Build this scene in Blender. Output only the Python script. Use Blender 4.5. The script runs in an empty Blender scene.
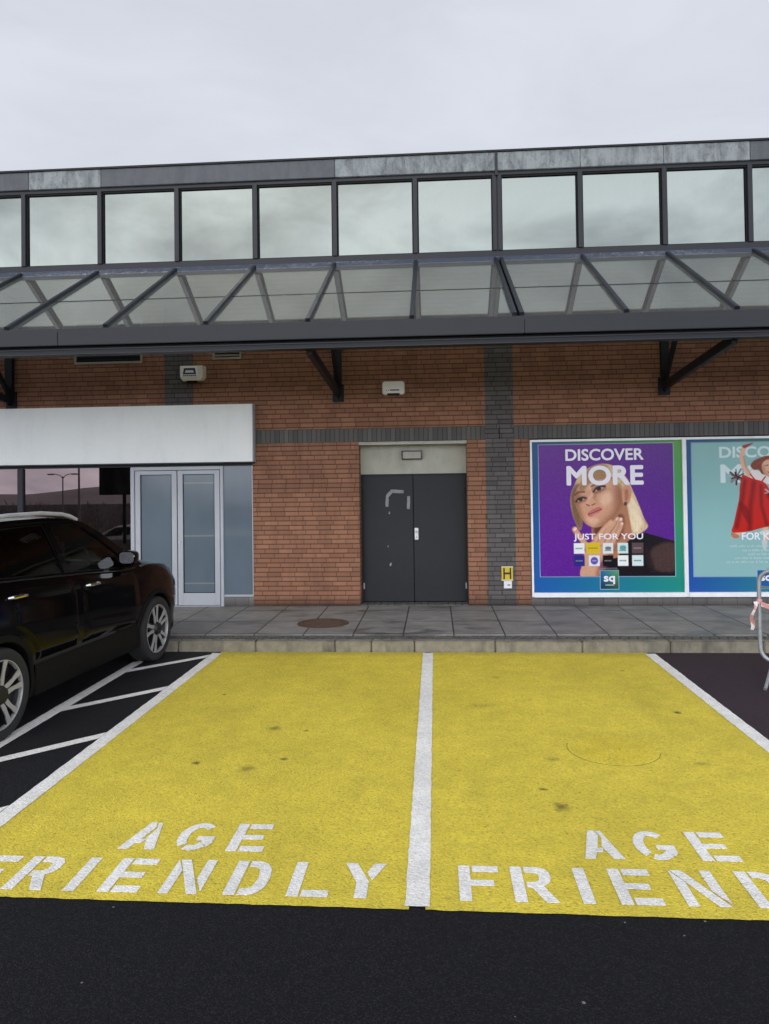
import bpy, bmesh, math, random
import numpy as np
from mathutils import Vector, Matrix
from mathutils.geometry import tessellate_polygon
R = math.radians
random.seed(7)
sc = bpy.context.scene
col = sc.collection

# ------------------------------------------------------------------ helpers
class MB:
    """collects shapes into one mesh"""
    def __init__(s): s.v = []; s.f = []; s.sm = []; s.mi = []; s.cur = 0
    def face(s, idx, smooth=False): s.f.append(tuple(idx)); s.sm.append(smooth); s.mi.append(s.cur)
    def add(s, vs, fs, smooth=False):
        o = len(s.v); s.v += [tuple(map(float, p)) for p in vs]
        for f in fs: s.face([i + o for i in f], smooth)
    def box(s, x0, x1, y0, y1, z0, z1, bev=0.0, M=None):
        bm = bmesh.new()
        bmesh.ops.create_cube(bm, size=1)
        for v in bm.verts:
            v.co = Vector(((x0+x1)/2 + v.co.x*(x1-x0), (y0+y1)/2 + v.co.y*(y1-y0), (z0+z1)/2 + v.co.z*(z1-z0)))
        if bev > 0:
            bmesh.ops.bevel(bm, geom=list(bm.edges), offset=bev, segments=2, affect='EDGES', clamp_overlap=True)
        if M is not None: bm.transform(M)
        bm.verts.index_update()
        s.add([v.co[:] for v in bm.verts], [[v.index for v in f.verts] for f in bm.faces])
        bm.free(); return s
    def quad(s, a, b, c, d): s.add([a, b, c, d], [(0, 1, 2, 3)]); return s
    def rect(s, x0, x1, y0, y1, z): return s.quad((x0, y0, z), (x1, y0, z), (x1, y1, z), (x0, y1, z))
    def poly(s, pts): s.add(pts, [tuple(range(len(pts)))]); return s
    def bar(s, a, b, w, h, up=(0, 0, 1), bev=0.0):
        a = Vector(a); b = Vector(b); d = b - a; L = d.length; d.normalize()
        u = Vector(up); sd = d.cross(u)
        if sd.length < 1e-4: sd = d.cross(Vector((1, 0, 0)))
        sd.normalize(); u = sd.cross(d)
        M = Matrix((( sd.x, d.x, u.x, (a.x+b.x)/2), (sd.y, d.y, u.y, (a.y+b.y)/2), (sd.z, d.z, u.z, (a.z+b.z)/2), (0, 0, 0, 1)))
        return s.box(-w/2, w/2, -L/2, L/2, -h/2, h/2, bev, M)
    def tube(s, pts, r, n=10, closed=False, cap=True):
        pts = [Vector(p) for p in pts]; N = len(pts)
        rs = r if isinstance(r, (list, tuple)) else [r]*N
        rings = []; up = Vector((0.0123, 0.021, 1)).normalized()
        prev = None
        for i, p in enumerate(pts):
            if closed: t = pts[(i+1) % N] - pts[i-1]
            else: t = pts[min(i+1, N-1)] - pts[max(i-1, 0)]
            t.normalize()
            if prev is None:
                a = t.cross(up)
                if a.length < 0.05: a = t.cross(Vector((1, 0, 0)))
            else:
                a = prev - t*prev.dot(t)
            a.normalize(); prev = a; b = t.cross(a)
            rings.append([p + (a*math.cos(2*math.pi*k/n) + b*math.sin(2*math.pi*k/n))*rs[i] for k in range(n)])
        vs = [q for rg in rings for q in rg]; fs = []
        for i in range(N if closed else N-1):
            j = (i+1) % N
            for k in range(n): fs.append((i*n+k, i*n+(k+1) % n, j*n+(k+1) % n, j*n+k))
        o = len(s.v); s.add(vs, fs, True)
        if cap and not closed:
            s.face([o+k for k in range(n)][::-1]); s.face([o+(N-1)*n+k for k in range(n)])
        return s
    def lathe(s, prof, n=48, axis='x', c=(0, 0, 0), close=False):
        vs = []; fs = []; P = len(prof)
        for k in range(n):
            a = 2*math.pi*k/n
            for (r, h) in prof:
                if axis == 'x': vs.append((c[0]+h, c[1]+r*math.cos(a), c[2]+r*math.sin(a)))
                else: vs.append((c[0]+r*math.cos(a), c[1]+r*math.sin(a), c[2]+h))
        for k in range(n):
            k2 = (k+1) % n
            for i in range(P if close else P-1):
                j = (i+1) % P
                fs.append((k*P+i, k2*P+i, k2*P+j, k*P+j))
        s.add(vs, fs, True); return s
    def prism(s, pts2, fmap, d0, d1):
        """outline pts2 extruded between depths d0..d1; fmap(u,v,d)->xyz"""
        n = len(pts2)
        tri = tessellate_polygon([[Vector((p[0], p[1], 0)) for p in pts2]])
        vs = [fmap(p[0], p[1], d0) for p in pts2] + [fmap(p[0], p[1], d1) for p in pts2]
        fs = [tuple(t) for t in tri] + [tuple(i+n for i in t)[::-1] for t in tri]
        fs += [(i, (i+1) % n, (i+1) % n + n, i+n) for i in range(n)]
        s.add(vs, fs); return s
    def grid(s, P, smooth=True):
        n = len(P); m = len(P[0])
        s.add([p for r in P for p in r], [(i*m+j, (i+1)*m+j, (i+1)*m+j+1, i*m+j+1) for i in range(n-1) for j in range(m-1)], smooth); return s
    def build(s, name, mat, parent=None, sharp=35, merge=False):
        me = bpy.data.meshes.new(name)
        me.from_pydata(s.v, [], s.f)
        bm = bmesh.new(); bm.from_mesh(me)
        bm.faces.ensure_lookup_table()
        for i, f in enumerate(bm.faces): f.smooth = s.sm[i]; f.material_index = s.mi[i]
        if merge: bmesh.ops.remove_doubles(bm, verts=bm.verts, dist=0.0005)
        bmesh.ops.recalc_face_normals(bm, faces=bm.faces)
        for e in bm.edges:
            if len(e.link_faces) == 2 and e.calc_face_angle(0) > R(sharp): e.smooth = False
        bm.to_mesh(me); bm.free()
        for m in (mat if isinstance(mat, (list, tuple)) else [mat]): me.materials.append(m)
        o = bpy.data.objects.new(name, me); col.objects.link(o)
        if parent is not None: o.parent = parent
        return o

def tag(o, label=None, cat=None, group=None, kind=None):
    if label: o['label'] = label
    if cat: o['category'] = cat
    if group: o['group'] = group
    if kind: o['kind'] = kind
    return o
def thing(name, label, cat, loc=(0, 0, 0), rz=0, group=None):
    o = bpy.data.objects.new(name, None); col.objects.link(o)
    o.empty_display_size = 0.2
    o.location = loc; o.rotation_euler = (0, 0, rz)
    return tag(o, label, cat, group)
def struct(mb, name, mat, label, cat, **k):
    return tag(mb.build(name, mat, **k), label, cat, kind='structure')
def interp(tab, x):
    """monotone cubic through (x,y) table"""
    xs = [t[0] for t in tab]; ys = [t[1] for t in tab]
    if x <= xs[0]: return ys[0]
    if x >= xs[-1]: return ys[-1]
    n = len(xs)
    d = [(ys[i+1]-ys[i])/(xs[i+1]-xs[i]) for i in range(n-1)]
    m = [d[0]] + [0 if d[i-1]*d[i] <= 0 else 2*d[i-1]*d[i]/(d[i-1]+d[i]) for i in range(1, n-1)] + [d[-1]]
    for i in range(n-1):
        if x <= xs[i+1]:
            h = xs[i+1]-xs[i]; t = (x-xs[i])/h
            return (2*t**3-3*t*t+1)*ys[i]+(t**3-2*t*t+t)*h*m[i]+(-2*t**3+3*t*t)*ys[i+1]+(t**3-t*t)*h*m[i+1]
def srgb(r, g, b):
    f = lambda c: (c/255/12.92 if c/255 <= .04045 else ((c/255+.055)/1.055)**2.4)
    return (f(r), f(g), f(b), 1)

# ------------------------------------------------------------------ materials
class NT:
    def __init__(s, name):
        s.m = bpy.data.materials.new(name); s.m.use_nodes = True
        s.t = s.m.node_tree; s.t.nodes.clear()
        s.out = s.n('ShaderNodeOutputMaterial')
    def n(s, typ, **kw):
        nd = s.t.nodes.new(typ)
        for k, v in kw.items(): setattr(nd, k, v)
        return nd
    def l(s, a, b): s.t.links.new(a, b)
    def val(s, sock, v):
        if hasattr(v, 'is_linked') or isinstance(v, bpy.types.NodeSocket): s.l(v, sock)
        else: sock.default_value = v
    def math(s, op, a, b=None, c=None, clamp=False):
        nd = s.n('ShaderNodeMath', operation=op, use_clamp=clamp)
        s.val(nd.inputs[0], a)
        if b is not None: s.val(nd.inputs[1], b)
        if c is not None: s.val(nd.inputs[2], c)
        return nd.outputs[0]
    def mix(s, f, a, b, blend='MIX'):
        nd = s.n('ShaderNodeMix', data_type='RGBA', blend_type=blend)
        s.val(nd.inputs[0], f); s.val(nd.inputs[6], a); s.val(nd.inputs[7], b)
        return nd.outputs[2]
    def coord(s, scale=(1, 1, 1), loc=(0, 0, 0), kind='Object'):
        tc = s.n('ShaderNodeTexCoord'); mp = s.n('ShaderNodeMapping')
        s.l(tc.outputs[kind], mp.inputs[0]); mp.inputs['Scale'].default_value = scale; mp.inputs['Location'].default_value = loc
        return mp.outputs[0]
    def noise(s, vec, scale, detail=4, rough=.55, dist=0):
        nd = s.n('ShaderNodeTexNoise'); s.l(vec, nd.inputs['Vector'])
        nd.inputs['Scale'].default_value = scale; nd.inputs['Detail'].default_value = detail
        nd.inputs['Roughness'].default_value = rough; nd.inputs['Distortion'].default_value = dist
        return nd.outputs[0]
    def ramp(s, f, a, b, ca=(0, 0, 0, 1), cb=(1, 1, 1, 1)):
        nd = s.n('ShaderNodeValToRGB'); s.val(nd.inputs[0], f)
        e = nd.color_ramp.elements; e[0].position = a; e[1].position = b; e[0].color = ca; e[1].color = cb
        return nd.outputs[0]
    def bump(s, h, strength=.3, dist=.01):
        nd = s.n('ShaderNodeBump'); s.l(h, nd.inputs['Height']); nd.inputs['Strength'].default_value = strength; nd.inputs['Distance'].default_value = dist
        return nd.outputs[0]
    def bsdf(s, color, rough=.6, metal=0, spec=.5, normal=None, coat=0, out=True, **kw):
        nd = s.n('ShaderNodeBsdfPrincipled')
        s.val(nd.inputs['Base Color'], color); s.val(nd.inputs['Roughness'], rough); s.val(nd.inputs['Metallic'], metal)
        nd.inputs['Specular IOR Level'].default_value = spec
        nd.inputs['Coat Weight'].default_value = coat; nd.inputs['Coat Roughness'].default_value = .03
        if normal is not None: s.l(normal, nd.inputs['Normal'])
        if out: s.l(nd.outputs[0], s.out.inputs[0])
        return nd.outputs[0]

def mat_plain(name, c, rough=.6, metal=0, var=.12, scale=6, bump=.05, spec=.5, coat=0, dirt=None):
    t = NT(name); v = t.coord()
    n1 = t.noise(v, scale, 5); n2 = t.noise(v, scale*14, 3)
    f = t.math('ADD', t.math('MULTIPLY', n1, .7), t.math('MULTIPLY', n2, .3))
    lo = tuple(x*(1-var) for x in c[:3])+(1,); hi = tuple(min(1, x*(1+var)) for x in c[:3])+(1,)
    cc = t.ramp(f, .3, .7, lo, hi)
    if dirt: cc = t.mix(t.math('MULTIPLY', t.ramp(t.noise(t.coord((1, 1, .25)), 4, 6, .65), .5, .75), dirt), cc, (.05, .045, .04, 1))
    t.bsdf(cc, t.math('ADD', t.math('MULTIPLY', n1, .16), max(rough-.08, .02)), metal, spec, t.bump(f, bump, .004) if bump else None, coat)
    return t.m

def mat_brick(name, c1, c2, mortar, bw=.225, rh=.075, ms=.0055, rand=True, stain=.35, soldier=False, dark=(.03, .02, .018, 1), off=0.0, rough=.88):
    t = NT(name); tc = t.n('ShaderNodeTexCoord'); sp = t.n('ShaderNodeSeparateXYZ'); t.l(tc.outputs['Object'], sp.inputs[0])
    u = t.math('ADD', sp.outputs[0], sp.outputs[1]); w = t.math('ADD', sp.outputs[2], off)
    row = t.math('FLOOR', t.math('DIVIDE', w, rh))
    wn = t.n('ShaderNodeTexWhiteNoise', noise_dimensions='1D'); t.l(row, wn.inputs['W'])
    if rand:
        q = t.math('MULTIPLY', wn.outputs[0], bw)
        u = t.math('ADD', u, q)
    cb = t.n('ShaderNodeCombineXYZ'); t.l(u, cb.inputs[0]); t.l(w, cb.inputs[1])
    br = t.n('ShaderNodeTexBrick', offset=0 if rand else .5, offset_frequency=2)
    t.l(cb.outputs[0], br.inputs['Vector'])
    br.inputs['Color1'].default_value = c1; br.inputs['Color2'].default_value = c2; br.inputs['Mortar'].default_value = mortar
    br.inputs['Scale'].default_value = 1; br.inputs['Mortar Size'].default_value = ms; br.inputs['Mortar Smooth'].default_value = .25
    br.inputs['Brick Width'].default_value = bw; br.inputs['Row Height'].default_value = rh
    # a second random tone for every brick
    cell = t.n('ShaderNodeCombineXYZ'); t.l(t.math('FLOOR', t.math('DIVIDE', u, bw)), cell.inputs[0]); t.l(row, cell.inputs[1])
    w2 = t.n('ShaderNodeTexWhiteNoise', noise_dimensions='2D'); t.l(cell.outputs[0], w2.inputs['Vector'])
    v = t.coord()
    fine = t.noise(v, 60, 5, .7); big = t.noise(v, 1.3, 5, .6); streak = t.noise(t.coord((9, 9, .7)), 1, 4, .6)
    tone = t.math('ADD', t.math('MULTIPLY', w2.outputs[0], .22), t.math('MULTIPLY', fine, .45))
    tone = t.math('ADD', tone, t.math('MULTIPLY', big, .25))
    tone = t.math('ADD', tone, .52)
    cc = t.n('ShaderNodeVectorMath', operation='SCALE'); t.l(br.outputs['Color'], cc.inputs[0]); t.l(tone, cc.inputs['Scale'])
    st = t.math('MULTIPLY', t.ramp(t.math('ADD', t.math('MULTIPLY', streak, .5), t.math('MULTIPLY', big, .5)), .48, .7), stain)
    c = t.mix(st, cc.outputs[0], dark)
    if rand:
        fr = t.math('FRACT', t.math('DIVIDE', w, rh)); ed = t.math('MINIMUM', fr, t.math('SUBTRACT', 1, fr))
        c = t.mix(t.math('MULTIPLY', t.ramp(ed, .05, .13, (1, 1, 1, 1), (0, 0, 0, 1)), .68), c, (.055, .028, .021, 1))
    # blackish band close to the pavement
    h = t.math('ADD', t.math('MULTIPLY', t.math('SUBTRACT', sp.outputs[2], .13), 5), t.math('MULTIPLY', big, -.9))
    c = t.mix(t.math('MULTIPLY', t.math('SUBTRACT', .35, h, clamp=True), .9), c, dark)
    hgt = t.math('ADD', t.math('SUBTRACT', 1, br.outputs['Fac']), t.math('MULTIPLY', fine, .3))
    t.bsdf(c, rough, 0, .25, t.bump(hgt, .7, .007))
    return t.m

def mat_asphalt(name, base, speck, wear=.3, rough=.75):
    t = NT(name); v = t.coord()
    vo = t.n('ShaderNodeTexVoronoi'); t.l(v, vo.inputs['Vector']); vo.inputs['Scale'].default_value = 150
    n = t.noise(v, 190, 4, .7); big = t.noise(v, .9, 6, .6); mid = t.noise(v, 7, 5, .65)
    rgb = t.n('ShaderNodeSeparateColor'); t.l(vo.outputs['Color'], rgb.inputs[0])
    c = t.mix(t.math('MULTIPLY', t.ramp(rgb.outputs[0], .55, 1), t.ramp(n, .35, .7)), base, speck)
    c = t.mix(t.math('MULTIPLY', t.ramp(big, .4, .7), wear), c, tuple(min(1, x*1.9) for x in base[:3])+(1,))
    c = t.mix(t.math('MULTIPLY', t.ramp(mid, .62, .75), wear*.5), c, tuple(x*2.6 for x in base[:3])+(1,))
    v2 = t.n('ShaderNodeTexVoronoi'); t.l(v, v2.inputs['Vector']); v2.inputs['Scale'].default_value = 9
    s2 = t.n('ShaderNodeSeparateColor'); t.l(v2.outputs['Color'], s2.inputs[0])
    c = t.mix(t.math('MULTIPLY', t.math('LESS_THAN', v2.outputs['Distance'], t.math('MULTIPLY', s2.outputs[0], .075)), t.math('GREATER_THAN', s2.outputs[1], .66)), c, (.20, .19, .17, 1))
    h = t.math('ADD', t.math('MULTIPLY', vo.outputs['Distance'], -1), t.math('MULTIPLY', n, .5))
    t.bsdf(c, t.math('ADD', t.math('MULTIPLY', big, .3), rough-.15), 0, .22, t.bump(h, .8, .008))
    return t.m

def mat_paint_road(name, c, dark, pits=.55, spots=(), rough=.7, wearw=0.0):
    t = NT(name); v = t.coord()
    vo = t.n('ShaderNodeTexVoronoi'); t.l(v, vo.inputs['Vector']); vo.inputs['Scale'].default_value = 85
    n = t.noise(v, 130, 4, .7); big = t.noise(v, .8, 6, .6); mid = t.noise(v, 5, 5, .6); n2 = t.noise(v, 34, 4, .7)
    tr = t.noise(t.coord((2.2, .35, 1)), 1.1, 5, .6)
    lo = tuple(x*.80 for x in c[:3])+(1,); hi = tuple(min(1, x*1.08) for x in c[:3])+(1,)
    cc = t.ramp(t.math('ADD', t.math('MULTIPLY', big, .5), t.math('MULTIPLY', mid, .5)), .34, .66, lo, hi)
    cc = t.mix(t.math('MULTIPLY', t.ramp(tr, .45, .75), .22), cc, tuple(x*.6 for x in c[:3])+(1,))
    # open pores of the surface
    rgb = t.n('ShaderNodeSeparateColor'); t.l(vo.outputs['Color'], rgb.inputs[0])
    gr = t.math('ADD', t.math('MULTIPLY', rgb.outputs[0], .55), t.math('MULTIPLY', n, .9))
    sc_ = t.n('ShaderNodeVectorMath', operation='SCALE'); t.l(cc, sc_.inputs[0]); t.val(sc_.inputs['Scale'], t.math('ADD', .68, t.math('MULTIPLY', gr, .44))); cc = sc_.outputs[0]
    n3 = t.noise(v, 62, 3, .75)
    pit = t.math('MULTIPLY', t.ramp(t.math('ADD', t.math('MULTIPLY', n3, .65), t.math('MULTIPLY', n2, .35)), .525, .61), pits)
    cc = t.mix(t.math('MULTIPLY', pit, t.math('GREATER_THAN', rgb.outputs[1], .35)), cc, dark)
    if wearw: cc = t.mix(t.math('MULTIPLY', t.ramp(t.math('ADD', t.math('MULTIPLY', mid, .5), t.math('MULTIPLY', n2, .5)), .55, .68), wearw), cc, dark)
    if spots:
        sp = t.n('ShaderNodeSeparateXYZ'); t.l(v, sp.inputs[0])
        kd = t.math('MULTIPLY', t.math('SUBTRACT', t.math('ADD', sp.outputs[1], t.math('MULTIPLY', n2, .5)), 9.08, clamp=True), 1.6, clamp=True)
        cc = t.mix(kd, cc, (.12, .10, .04, 1))
        dist = t.noise(v, 14, 4, .7)
        for (x, y, rx, ry, k) in spots:
            dx = t.math('DIVIDE', t.math('SUBTRACT', sp.outputs[0], x), rx); dy = t.math('DIVIDE', t.math('SUBTRACT', sp.outputs[1], y), ry)
            d = t.math('SQRT', t.math('ADD', t.math('MULTIPLY', dx, dx), t.math('MULTIPLY', dy, dy)))
            d = t.math('ADD', d, t.math('MULTIPLY', t.math('SUBTRACT', dist, .5), 2.2))
            m = t.math('MULTIPLY', t.math('SUBTRACT', 1.15, d, clamp=True), k, clamp=True)
            cc = t.mix(m, cc, (.035, .03, .02, 1))
    h = t.math('ADD', t.math('MULTIPLY', vo.outputs['Distance'], -1), t.math('MULTIPLY', n, .6))
    t.bsdf(cc, rough, 0, .35, t.bump(h, .75, .007))
    return t.m

def mat_mirror_glass(name, refl, trans, fac, rough=.015, wave=.02, wscale=1.2, dirt=.15):
    """solar-control glass: coated, part mirror and part see-through"""
    t = NT(name); v = t.coord()
    nb = t.bump(t.noise(v, wscale, 2, .4), wave, .05) if wave else None
    gl = t.n('ShaderNodeBsdfGlossy'); gl.inputs['Roughness'].default_value = rough; gl.inputs['Color'].default_value = refl
    if nb is not None: t.l(nb, gl.inputs['Normal'])
    tr = t.n('ShaderNodeBsdfTransparent'); tr.inputs['Color'].default_value = trans
    mx = t.n('ShaderNodeMixShader'); mx.inputs[0].default_value = fac; t.l(tr.outputs[0], mx.inputs[1]); t.l(gl.outputs[0], mx.inputs[2])
    df = t.n('ShaderNodeBsdfDiffuse'); df.inputs['Color'].default_value = (.42, .43, .40, 1)
    m2 = t.n('ShaderNodeMixShader'); t.l(t.math('MULTIPLY', t.ramp(t.noise(t.coord((2.5, 2.5, .8)), 1.6, 6, .6), .4, .8), dirt) if dirt else t.math('ADD', .05, t.math('MULTIPLY', t.noise(t.coord((1.5, .5, 1.)), 1.3, 5, .6), .10)), m2.inputs[0])
    t.l(mx.outputs[0], m2.inputs[1]); t.l(df.outputs[0], m2.inputs[2]); t.l(m2.outputs[0], t.out.inputs[0])
    return t.m

M = {}
M['brick'] = mat_brick('red_brick', (.305, .150, .092, 1), (.262, .128, .08, 1), (.14, .07, .047, 1), stain=.36)
M['brick_dark'] = mat_brick('dark_engineering_brick', (.125, .122, .12, 1), (.095, .094, .095, 1), (.05, .048, .047, 1), stain=.2, dark=(.02, .02, .02, 1))
M['soldier'] = mat_brick('dark_soldier_brick', (.13, .125, .12, 1), (.095, .094, .095, 1), (.05, .047, .045, 1), bw=.075, rh=.2175, rand=False, stain=.2, off=-2.7525+.2175*13)
M['plinth'] = mat_brick('grey_plinth_brick', (.21, .21, .205, 1), (.17, .17, .168, 1), (.11, .11, .11, 1), bw=.225, rh=.15, rand=False, stain=.2, off=.02)
M['asphalt'] = mat_asphalt('asphalt', (.0048, .005, .0062, 1), (.04, .04, .044, 1), .18, .85)
M['asphalt_new'] = mat_asphalt('fresh_black_asphalt', (.008, .0085, .010, 1), (.06, .06, .065, 1), .2, .6)
M['asphalt_purple'] = mat_asphalt('purple_asphalt', (.040, .027, .034, 1), (.07, .055, .06, 1), .2, .85)
SPOTS = [(.76, 4.75, .055, .075, .75), (.69, 5.02, .033, .03, 1.2), (-1.39, 5.31, .07, .07, .55), (-1.79, 5.40, .033, .035, .9), (-1.38, 6.2, .07, .07, .65), (.25, 5.0, .09, .4, .12), (1.9, 7.0, .12, .5, .10), (-1.0, 7.6, .12, .5, .10), (-.55, 4.9, .10, .3, .12), (-1.9, 6.6, .25, .25, .10),
         (2.10, 6.72, .035, .04, 1.1), (.83, 5.56, .06, .05, .5), (-1.15, 5.5, .04, .03, .8), (-1.1, 6.15, .025, .03, .8), (.42, 6.9, .12, .06, .3), (-2.1, 7.2, .02, .02, 1.2), (1.9, 5.5, .08, .05, .4), (2.0, 8.2, .03, .02, .8), (.62, 7.9, .05, .05, .4)]
M['yellow'] = mat_paint_road('yellow_surfacing', (.74, .595, .062, 1), (.20, .16, .035, 1), .62, SPOTS)
M['white_line'] = mat_paint_road('white_line_paint', (.90, .885, .84, 1), (.40, .39, .36, 1), .5, (), .6, .08)
M['frame'] = mat_plain('slate_grey_metal', (.0145, .0172, .0225, 1), .45, 0, .15, 3, .03, .32)
M['frame_dark'] = mat_plain('dark_steel', (.012, .014, .018, 1), .5, 0, .15, 4, .03, .25)
M['gap'] = mat_plain('shadow_gap', (.006, .006, .006, 1), .9, 0, .05, 3, 0)
M['alu'] = mat_plain('pale_grey_aluminium', (.42, .44, .48, 1), .4, 0, .06, 3, .02)
M['white_pvc'] = mat_plain('white_frame_paint', (.80, .82, .84, 1), .4, 0, .08, 4, .02, dirt=.12)
M['sign_white'] = mat_plain('off_white_panel', (.83, .86, .85, 1), .45, 0, .035, 1.2, .01, dirt=.06)
M['beige'] = mat_plain('cream_painted_board', (.42, .42, .36, 1), .7, 0, .12, 5, .05, dirt=.35)
M['door_grey'] = mat_plain('charcoal_door_paint', (.016, .0185, .023, 1), .5, 0, .2, 4, .04, .3)
M['steel'] = mat_plain('brushed_steel', (.55, .56, .58, 1), .35, 1, .1, 20, .02)
M['galv'] = mat_plain('galvanised_steel', (.36, .38, .40, 1), .5, .6, .2, 25, .05)
M['concrete'] = mat_plain('kerb_concrete', (.225, .205, .155, 1), .9, 0, .3, 9, .25, dirt=.8)
M['setts'] = mat_plain('dark_setts', (.10, .097, .092, 1), .85, 0, .35, 12, .3, dirt=.5)
M['rust'] = mat_plain('rusty_iron', (.105, .066, .045, 1), .8, .2, .4, 22, .4, dirt=.5)
M['vent_beige'] = mat_plain('buff_vent_frame', (.30, .27, .20, 1), .6, 0, .1, 6, .04)
M['box_white'] = mat_plain('alarm_box_plastic', (.86, .86, .83, 1), .4, 0, .05, 8, .02)
M['box_cream'] = mat_plain('cream_box_plastic', (.80, .77, .66, 1), .5, 0, .08, 8, .03, dirt=.2)
M['ink_blue'] = mat_plain('navy_print', (.02, .03, .075, 1), .5, 0, .05, 8, 0)
M['ink_black'] = mat_plain('black_print', (.012, .012, .013, 1), .5, 0, .05, 8, 0)
M['hyd_yellow'] = mat_plain('hydrant_yellow', (.60, .44, .02, 1), .45, 0, .08, 20, .02)
M['label_white'] = mat_plain('white_label', (.75, .76, .78, 1), .5, 0, .04, 12, 0)
M['tape_res'] = mat_plain('tape_residue', (.25, .265, .275, 1), .7, 0, .3, 30, 0)
M['room'] = mat_plain('dim_interior', (.05, .045, .045, 1), .9, 0, .1, 2, 0)
M['roofing'] = mat_plain('roof_membrane', (.12, .12, .13, 1), .9, 0, .15, 2, .05)

M['groove'] = mat_plain('dirt_in_groove', (.17, .135, .035, 1), .9, 0, .5, 6, 0)  # dark olive colour for the arc round the lid
def mat_weathered(name, amount):
    t = NT(name); v = t.coord()
    a = t.noise(t.coord((3, 3, 1.2)), 2.2, 6, .7, .6); b = t.noise(v, 26, 5, .7); s = t.noise(t.coord((14, 14, 1)), 1, 5, .7)
    f = t.math('ADD', t.math('MULTIPLY', a, .6), t.math('ADD', t.math('MULTIPLY', b, .2), t.math('MULTIPLY', s, .2)))
    m = t.math('MULTIPLY', t.ramp(f, .36, .56), amount)
    c = t.mix(m, (.058, .064, .074, 1), (.26, .29, .29, 1))
    c = t.mix(t.math('MULTIPLY', t.ramp(f, .6, .68), amount*.5), c, (.07, .07, .075, 1))
    t.bsdf(c, .55, 0, .4, t.bump(f, .1, .004)); return t.m
M['weath_hi'] = mat_weathered('faded_grey_metal', .95)
M['weath_lo'] = mat_weathered('lightly_faded_grey_metal', .14)
def mat_flash():
    t = NT('weathered_flashing'); f = t.noise(t.coord((5, 5, 5)), 3, 6, .75, 1.5); g = t.noise(t.coord((.25, 1, 1)), 1, 2)
    m = t.math('MULTIPLY', t.ramp(t.math('ADD', t.math('MULTIPLY', f, .6), t.math('MULTIPLY', g, .45)), .53, .66), .85)
    t.bsdf(t.mix(m, (.05, .06, .085, 1), (.34, .37, .42, 1)), .45, 0, .5); return t.m
M['flash'] = mat_flash()

M['clere_glass'] = mat_mirror_glass('mirrored_clerestory_glass', (.245, .272, .255, 1), (.12, .14, .13, 1), .92, .01, .010, .7, .10)
M['roof_glass'] = mat_mirror_glass('canopy_glass', (1, 1, .985, 1), (.9, .92, .9, 1), .57, .03, .002, .8, .0)
M['shop_glass'] = mat_mirror_glass('tinted_shop_window_glass', (.115, .088, .09, 1), (.20, .15, .15, 1), .92, .004, .006, .5, .02)

def mat_frost(name, c):
    t = NT(name); v = t.coord()
    n = t.noise(t.coord((1, 1, .4)), 2.5, 4, .5)
    t.bsdf(t.ramp(n, .3, .7, tuple(x*.93 for x in c[:3])+(1,), tuple(x*1.06 for x in c[:3])+(1,)), .12, 0, .45); return t.m
M['frost'] = mat_frost('frosted_blue_grey_pane', (.12, .158, .19, 1))
M['frost_streak'] = mat_frost('pale_rail_behind_film', (.21, .23, .235, 1))  # paler tone standing in for bright streaks on the pane
M['frost_dark'] = mat_frost('frosted_side_pane', (.125, .160, .195, 1))

def mat_slabs():
    t = NT('wet_grey_paving_slabs'); tc = t.n('ShaderNodeTexCoord'); v = tc.outputs['Object']
    mp = t.n('ShaderNodeMapping'); t.l(v, mp.inputs[0]); mp.inputs['Location'].default_value = (.435, -9.56+.9*11, 0)
    br = t.n('ShaderNodeTexBrick', offset=0); t.l(mp.outputs[0], br.inputs['Vector'])
    br.inputs['Color1'].default_value = (.32, .31, .29, 1); br.inputs['Color2'].default_value = (.26, .253, .24, 1); br.inputs['Mortar'].default_value = (.045, .043, .04, 1)
    br.inputs['Scale'].default_value = 1; br.inputs['Mortar Size'].default_value = .011; br.inputs['Mortar Smooth'].default_value = .2
    br.inputs['Brick Width'].default_value = .648; br.inputs['Row Height'].default_value = .9
    n = t.noise(v, 3, 6, .65, .4); f = t.noise(v, 70, 4, .7); w = t.noise(t.coord((.8, 2.2, 1)), 1.5, 5, .6, .5)
    c = t.mix(t.ramp(n, .35, .7), t.mix(.35, br.outputs[0], (.03, .03, .03, 1)), t.mix(.12, br.outputs[0], (.3, .29, .27, 1)))
    wet = t.ramp(w, .52, .66)
    c = t.mix(t.math('MULTIPLY', wet, .55), c, (.022, .021, .02, 1))
    c = t.mix(t.math('MULTIPLY', t.ramp(f, .55, .75), .2), c, (.2, .2, .19, 1))
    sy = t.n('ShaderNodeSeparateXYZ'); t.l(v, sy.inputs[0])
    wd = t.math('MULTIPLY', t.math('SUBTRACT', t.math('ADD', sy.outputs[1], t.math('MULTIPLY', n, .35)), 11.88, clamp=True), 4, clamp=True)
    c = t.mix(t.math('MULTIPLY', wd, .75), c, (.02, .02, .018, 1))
    rough = t.math('SUBTRACT', .72, t.math('MULTIPLY', wet, .38))
    t.bsdf(c, rough, 0, .45, t.bump(t.math('ADD', t.math('SUBTRACT', 1, br.outputs['Fac']), t.math('MULTIPLY', f, .15)), .5, .008)); return t.m
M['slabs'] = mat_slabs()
def mat_ground_far():
    t = NT('rough_grass_field'); v = t.coord(); n = t.noise(v, .05, 6)
    t.bsdf(t.ramp(n, .3, .7, (.05, .06, .025, 1), (.09, .085, .04, 1)), .95); return t.m
M['field'] = mat_ground_far()
M['hill'] = mat_plain('moorland', (.52, .50, .49, 1), .95, 0, .3, .01, 0)  # lightened to put distance haze into the hill colour
M['twig'] = mat_plain('bare_twigs', (.33, .285, .26, 1), .9, 0, .3, 1, 0)  # lightened too, distance haze put into the twig colour

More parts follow.
